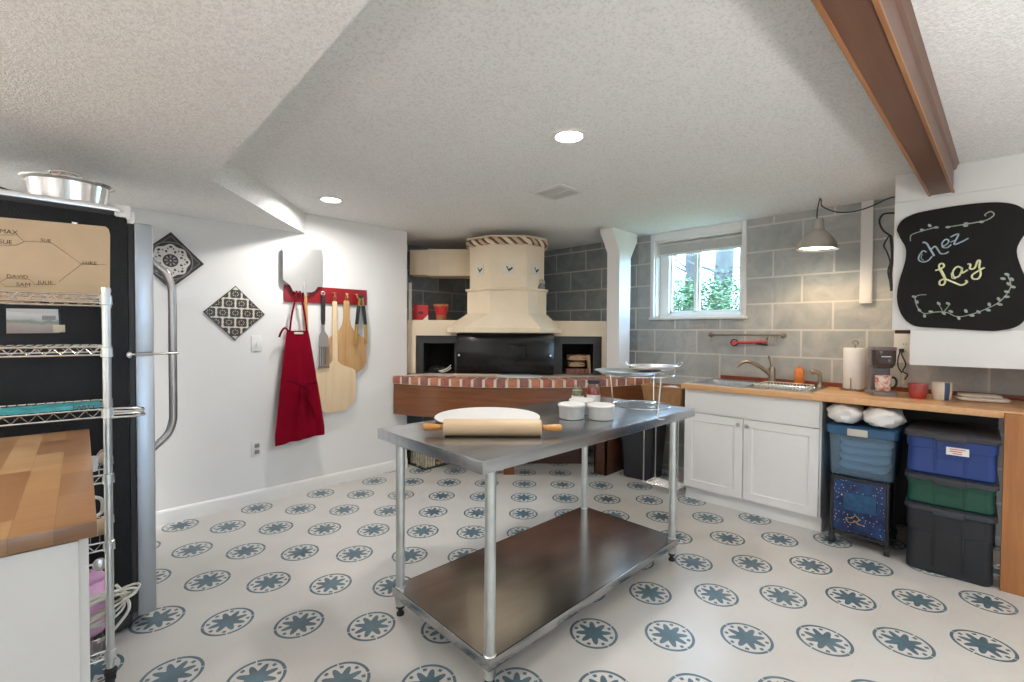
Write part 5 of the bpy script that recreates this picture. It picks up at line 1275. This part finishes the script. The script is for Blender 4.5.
for k, (x, y, r, h, n, mt) in enumerate(((6.9, 2.7, .75, .86, 4200, 'leaf_a'), (7.0, 3.6, .8, .95, 4200, 'leaf_a'), (6.8, 4.5, .8, .80, 4200, 'leaf_c'), (8.3, 3.1, .9, 1.25, 4200, 'leaf_b'), (8.6, 4.3, 1.0, 1.15, 4200, 'leaf_c'), (8.2, 5.4, 1.0, 1.2, 4200, 'leaf_b'), (9.6, 5.0, 1.2, 1.45, 4200, 'leaf_a'))):
    lab = ['leafy green shrub low at the right of the window view', 'leafy green shrub in the middle of the window view', 'yellow green shrub at the left of the window view', 'dark green shrub behind the right pane', 'lime shrub behind the window mullion', 'dark green shrub behind the left pane', 'tall green shrub farthest from the window'][k]
    bush(x, y, r, h, n, mt, lab)
def tree(x, y, r, label, lean=0, br=6):
    t = thing('garden_tree', label, 'tree', (x, y, GZ), 0)
    m = MB(); m.tube([(lean*z*.1+.03*math.sin(z*2), .03*math.cos(z*1.7), z) for z in [0, .4, 1, 1.8, 2.8, 4, 5.5]], [r*1.25, r*1.05, r, r*.95, r*.88, r*.8, r*.65], 14); obj('trunk', m, 'bark', t)
    m = MB()
    for k in range(br):
        a = random.uniform(0, 6.3); z = random.uniform(.9, 3.4); l_ = random.uniform(.6, 1.6)
        p1 = V((math.cos(a)*l_*.5, math.sin(a)*l_*.5, z+.25)); p2 = V((math.cos(a)*l_, math.sin(a)*l_, z+.55))
        m.tube([(0, 0, z), p1, p2], [r*.22, r*.13, r*.05], 6)
        for _ in range(4):
            d = V((random.uniform(-.4, .4), random.uniform(-.4, .4), random.uniform(-.05, .5))); m.tube([p1.lerp(p2, random.random()), p2+d*.6, p2+d], [r*.07, r*.05, r*.02], 5)
    obj('branches', m, 'bark', t)
tree(7.9, 3.02, .15, 'thick leaning tree trunk at the right of the window view', 1.0, 3)
tree(8.6, 3.85, .11, 'slimmer tree trunk just right of the window mullion', .1, 4)
tree(9.4, 5.35, .06, 'thin bare branched tree behind the left pane', -.2, 12)
tree(8.2, 5.15, .07, 'tree trunk at the left edge of the window view', .0, 5)

# ================================================================== SKY, LIGHT, VIEW
wd = bpy.data.worlds.new('sky'); sc.world = wd; wd.use_nodes = True
bgn = wd.node_tree.nodes['Background']; bgn.inputs[0].default_value = (.44, .69, 1.0, 1); bgn.inputs[1].default_value = 15.0
l = bpy.data.lights.new('window_portal', 'AREA'); l.shape = 'RECTANGLE'; l.size = .78; l.size_y = .72
o = bpy.data.objects.new('window_portal', l); col.objects.link(o); o.location = (XR+.19, 1.79, 1.82); o.rotation_euler = (0, R(90), 0)
l.cycles.is_portal = True
l = bpy.data.lights.new('fill_door_portal', 'AREA'); l.shape = 'RECTANGLE'; l.size = DW1-DW0; l.size_y = 2.0
o = bpy.data.objects.new('fill_door_portal', l); col.objects.link(o); o.location = (DM, YB-.09, 1.015); o.rotation_euler = (R(90), 0, 0)
l.cycles.is_portal = True
sc.cycles.use_denoising = True
sc.cycles.max_bounces = 12; sc.cycles.diffuse_bounces = 6; sc.cycles.transparent_max_bounces = 12
sc.cycles.sample_clamp_indirect = 6
sc.cycles.caustics_reflective = False; sc.cycles.caustics_refractive = False
vs = sc.view_settings; sc.display_settings.display_device = 'sRGB'
vs.view_transform = 'Standard'; vs.look = 'None'; vs.exposure = 0.66; vs.gamma = 1.0; vs.use_curve_mapping = False
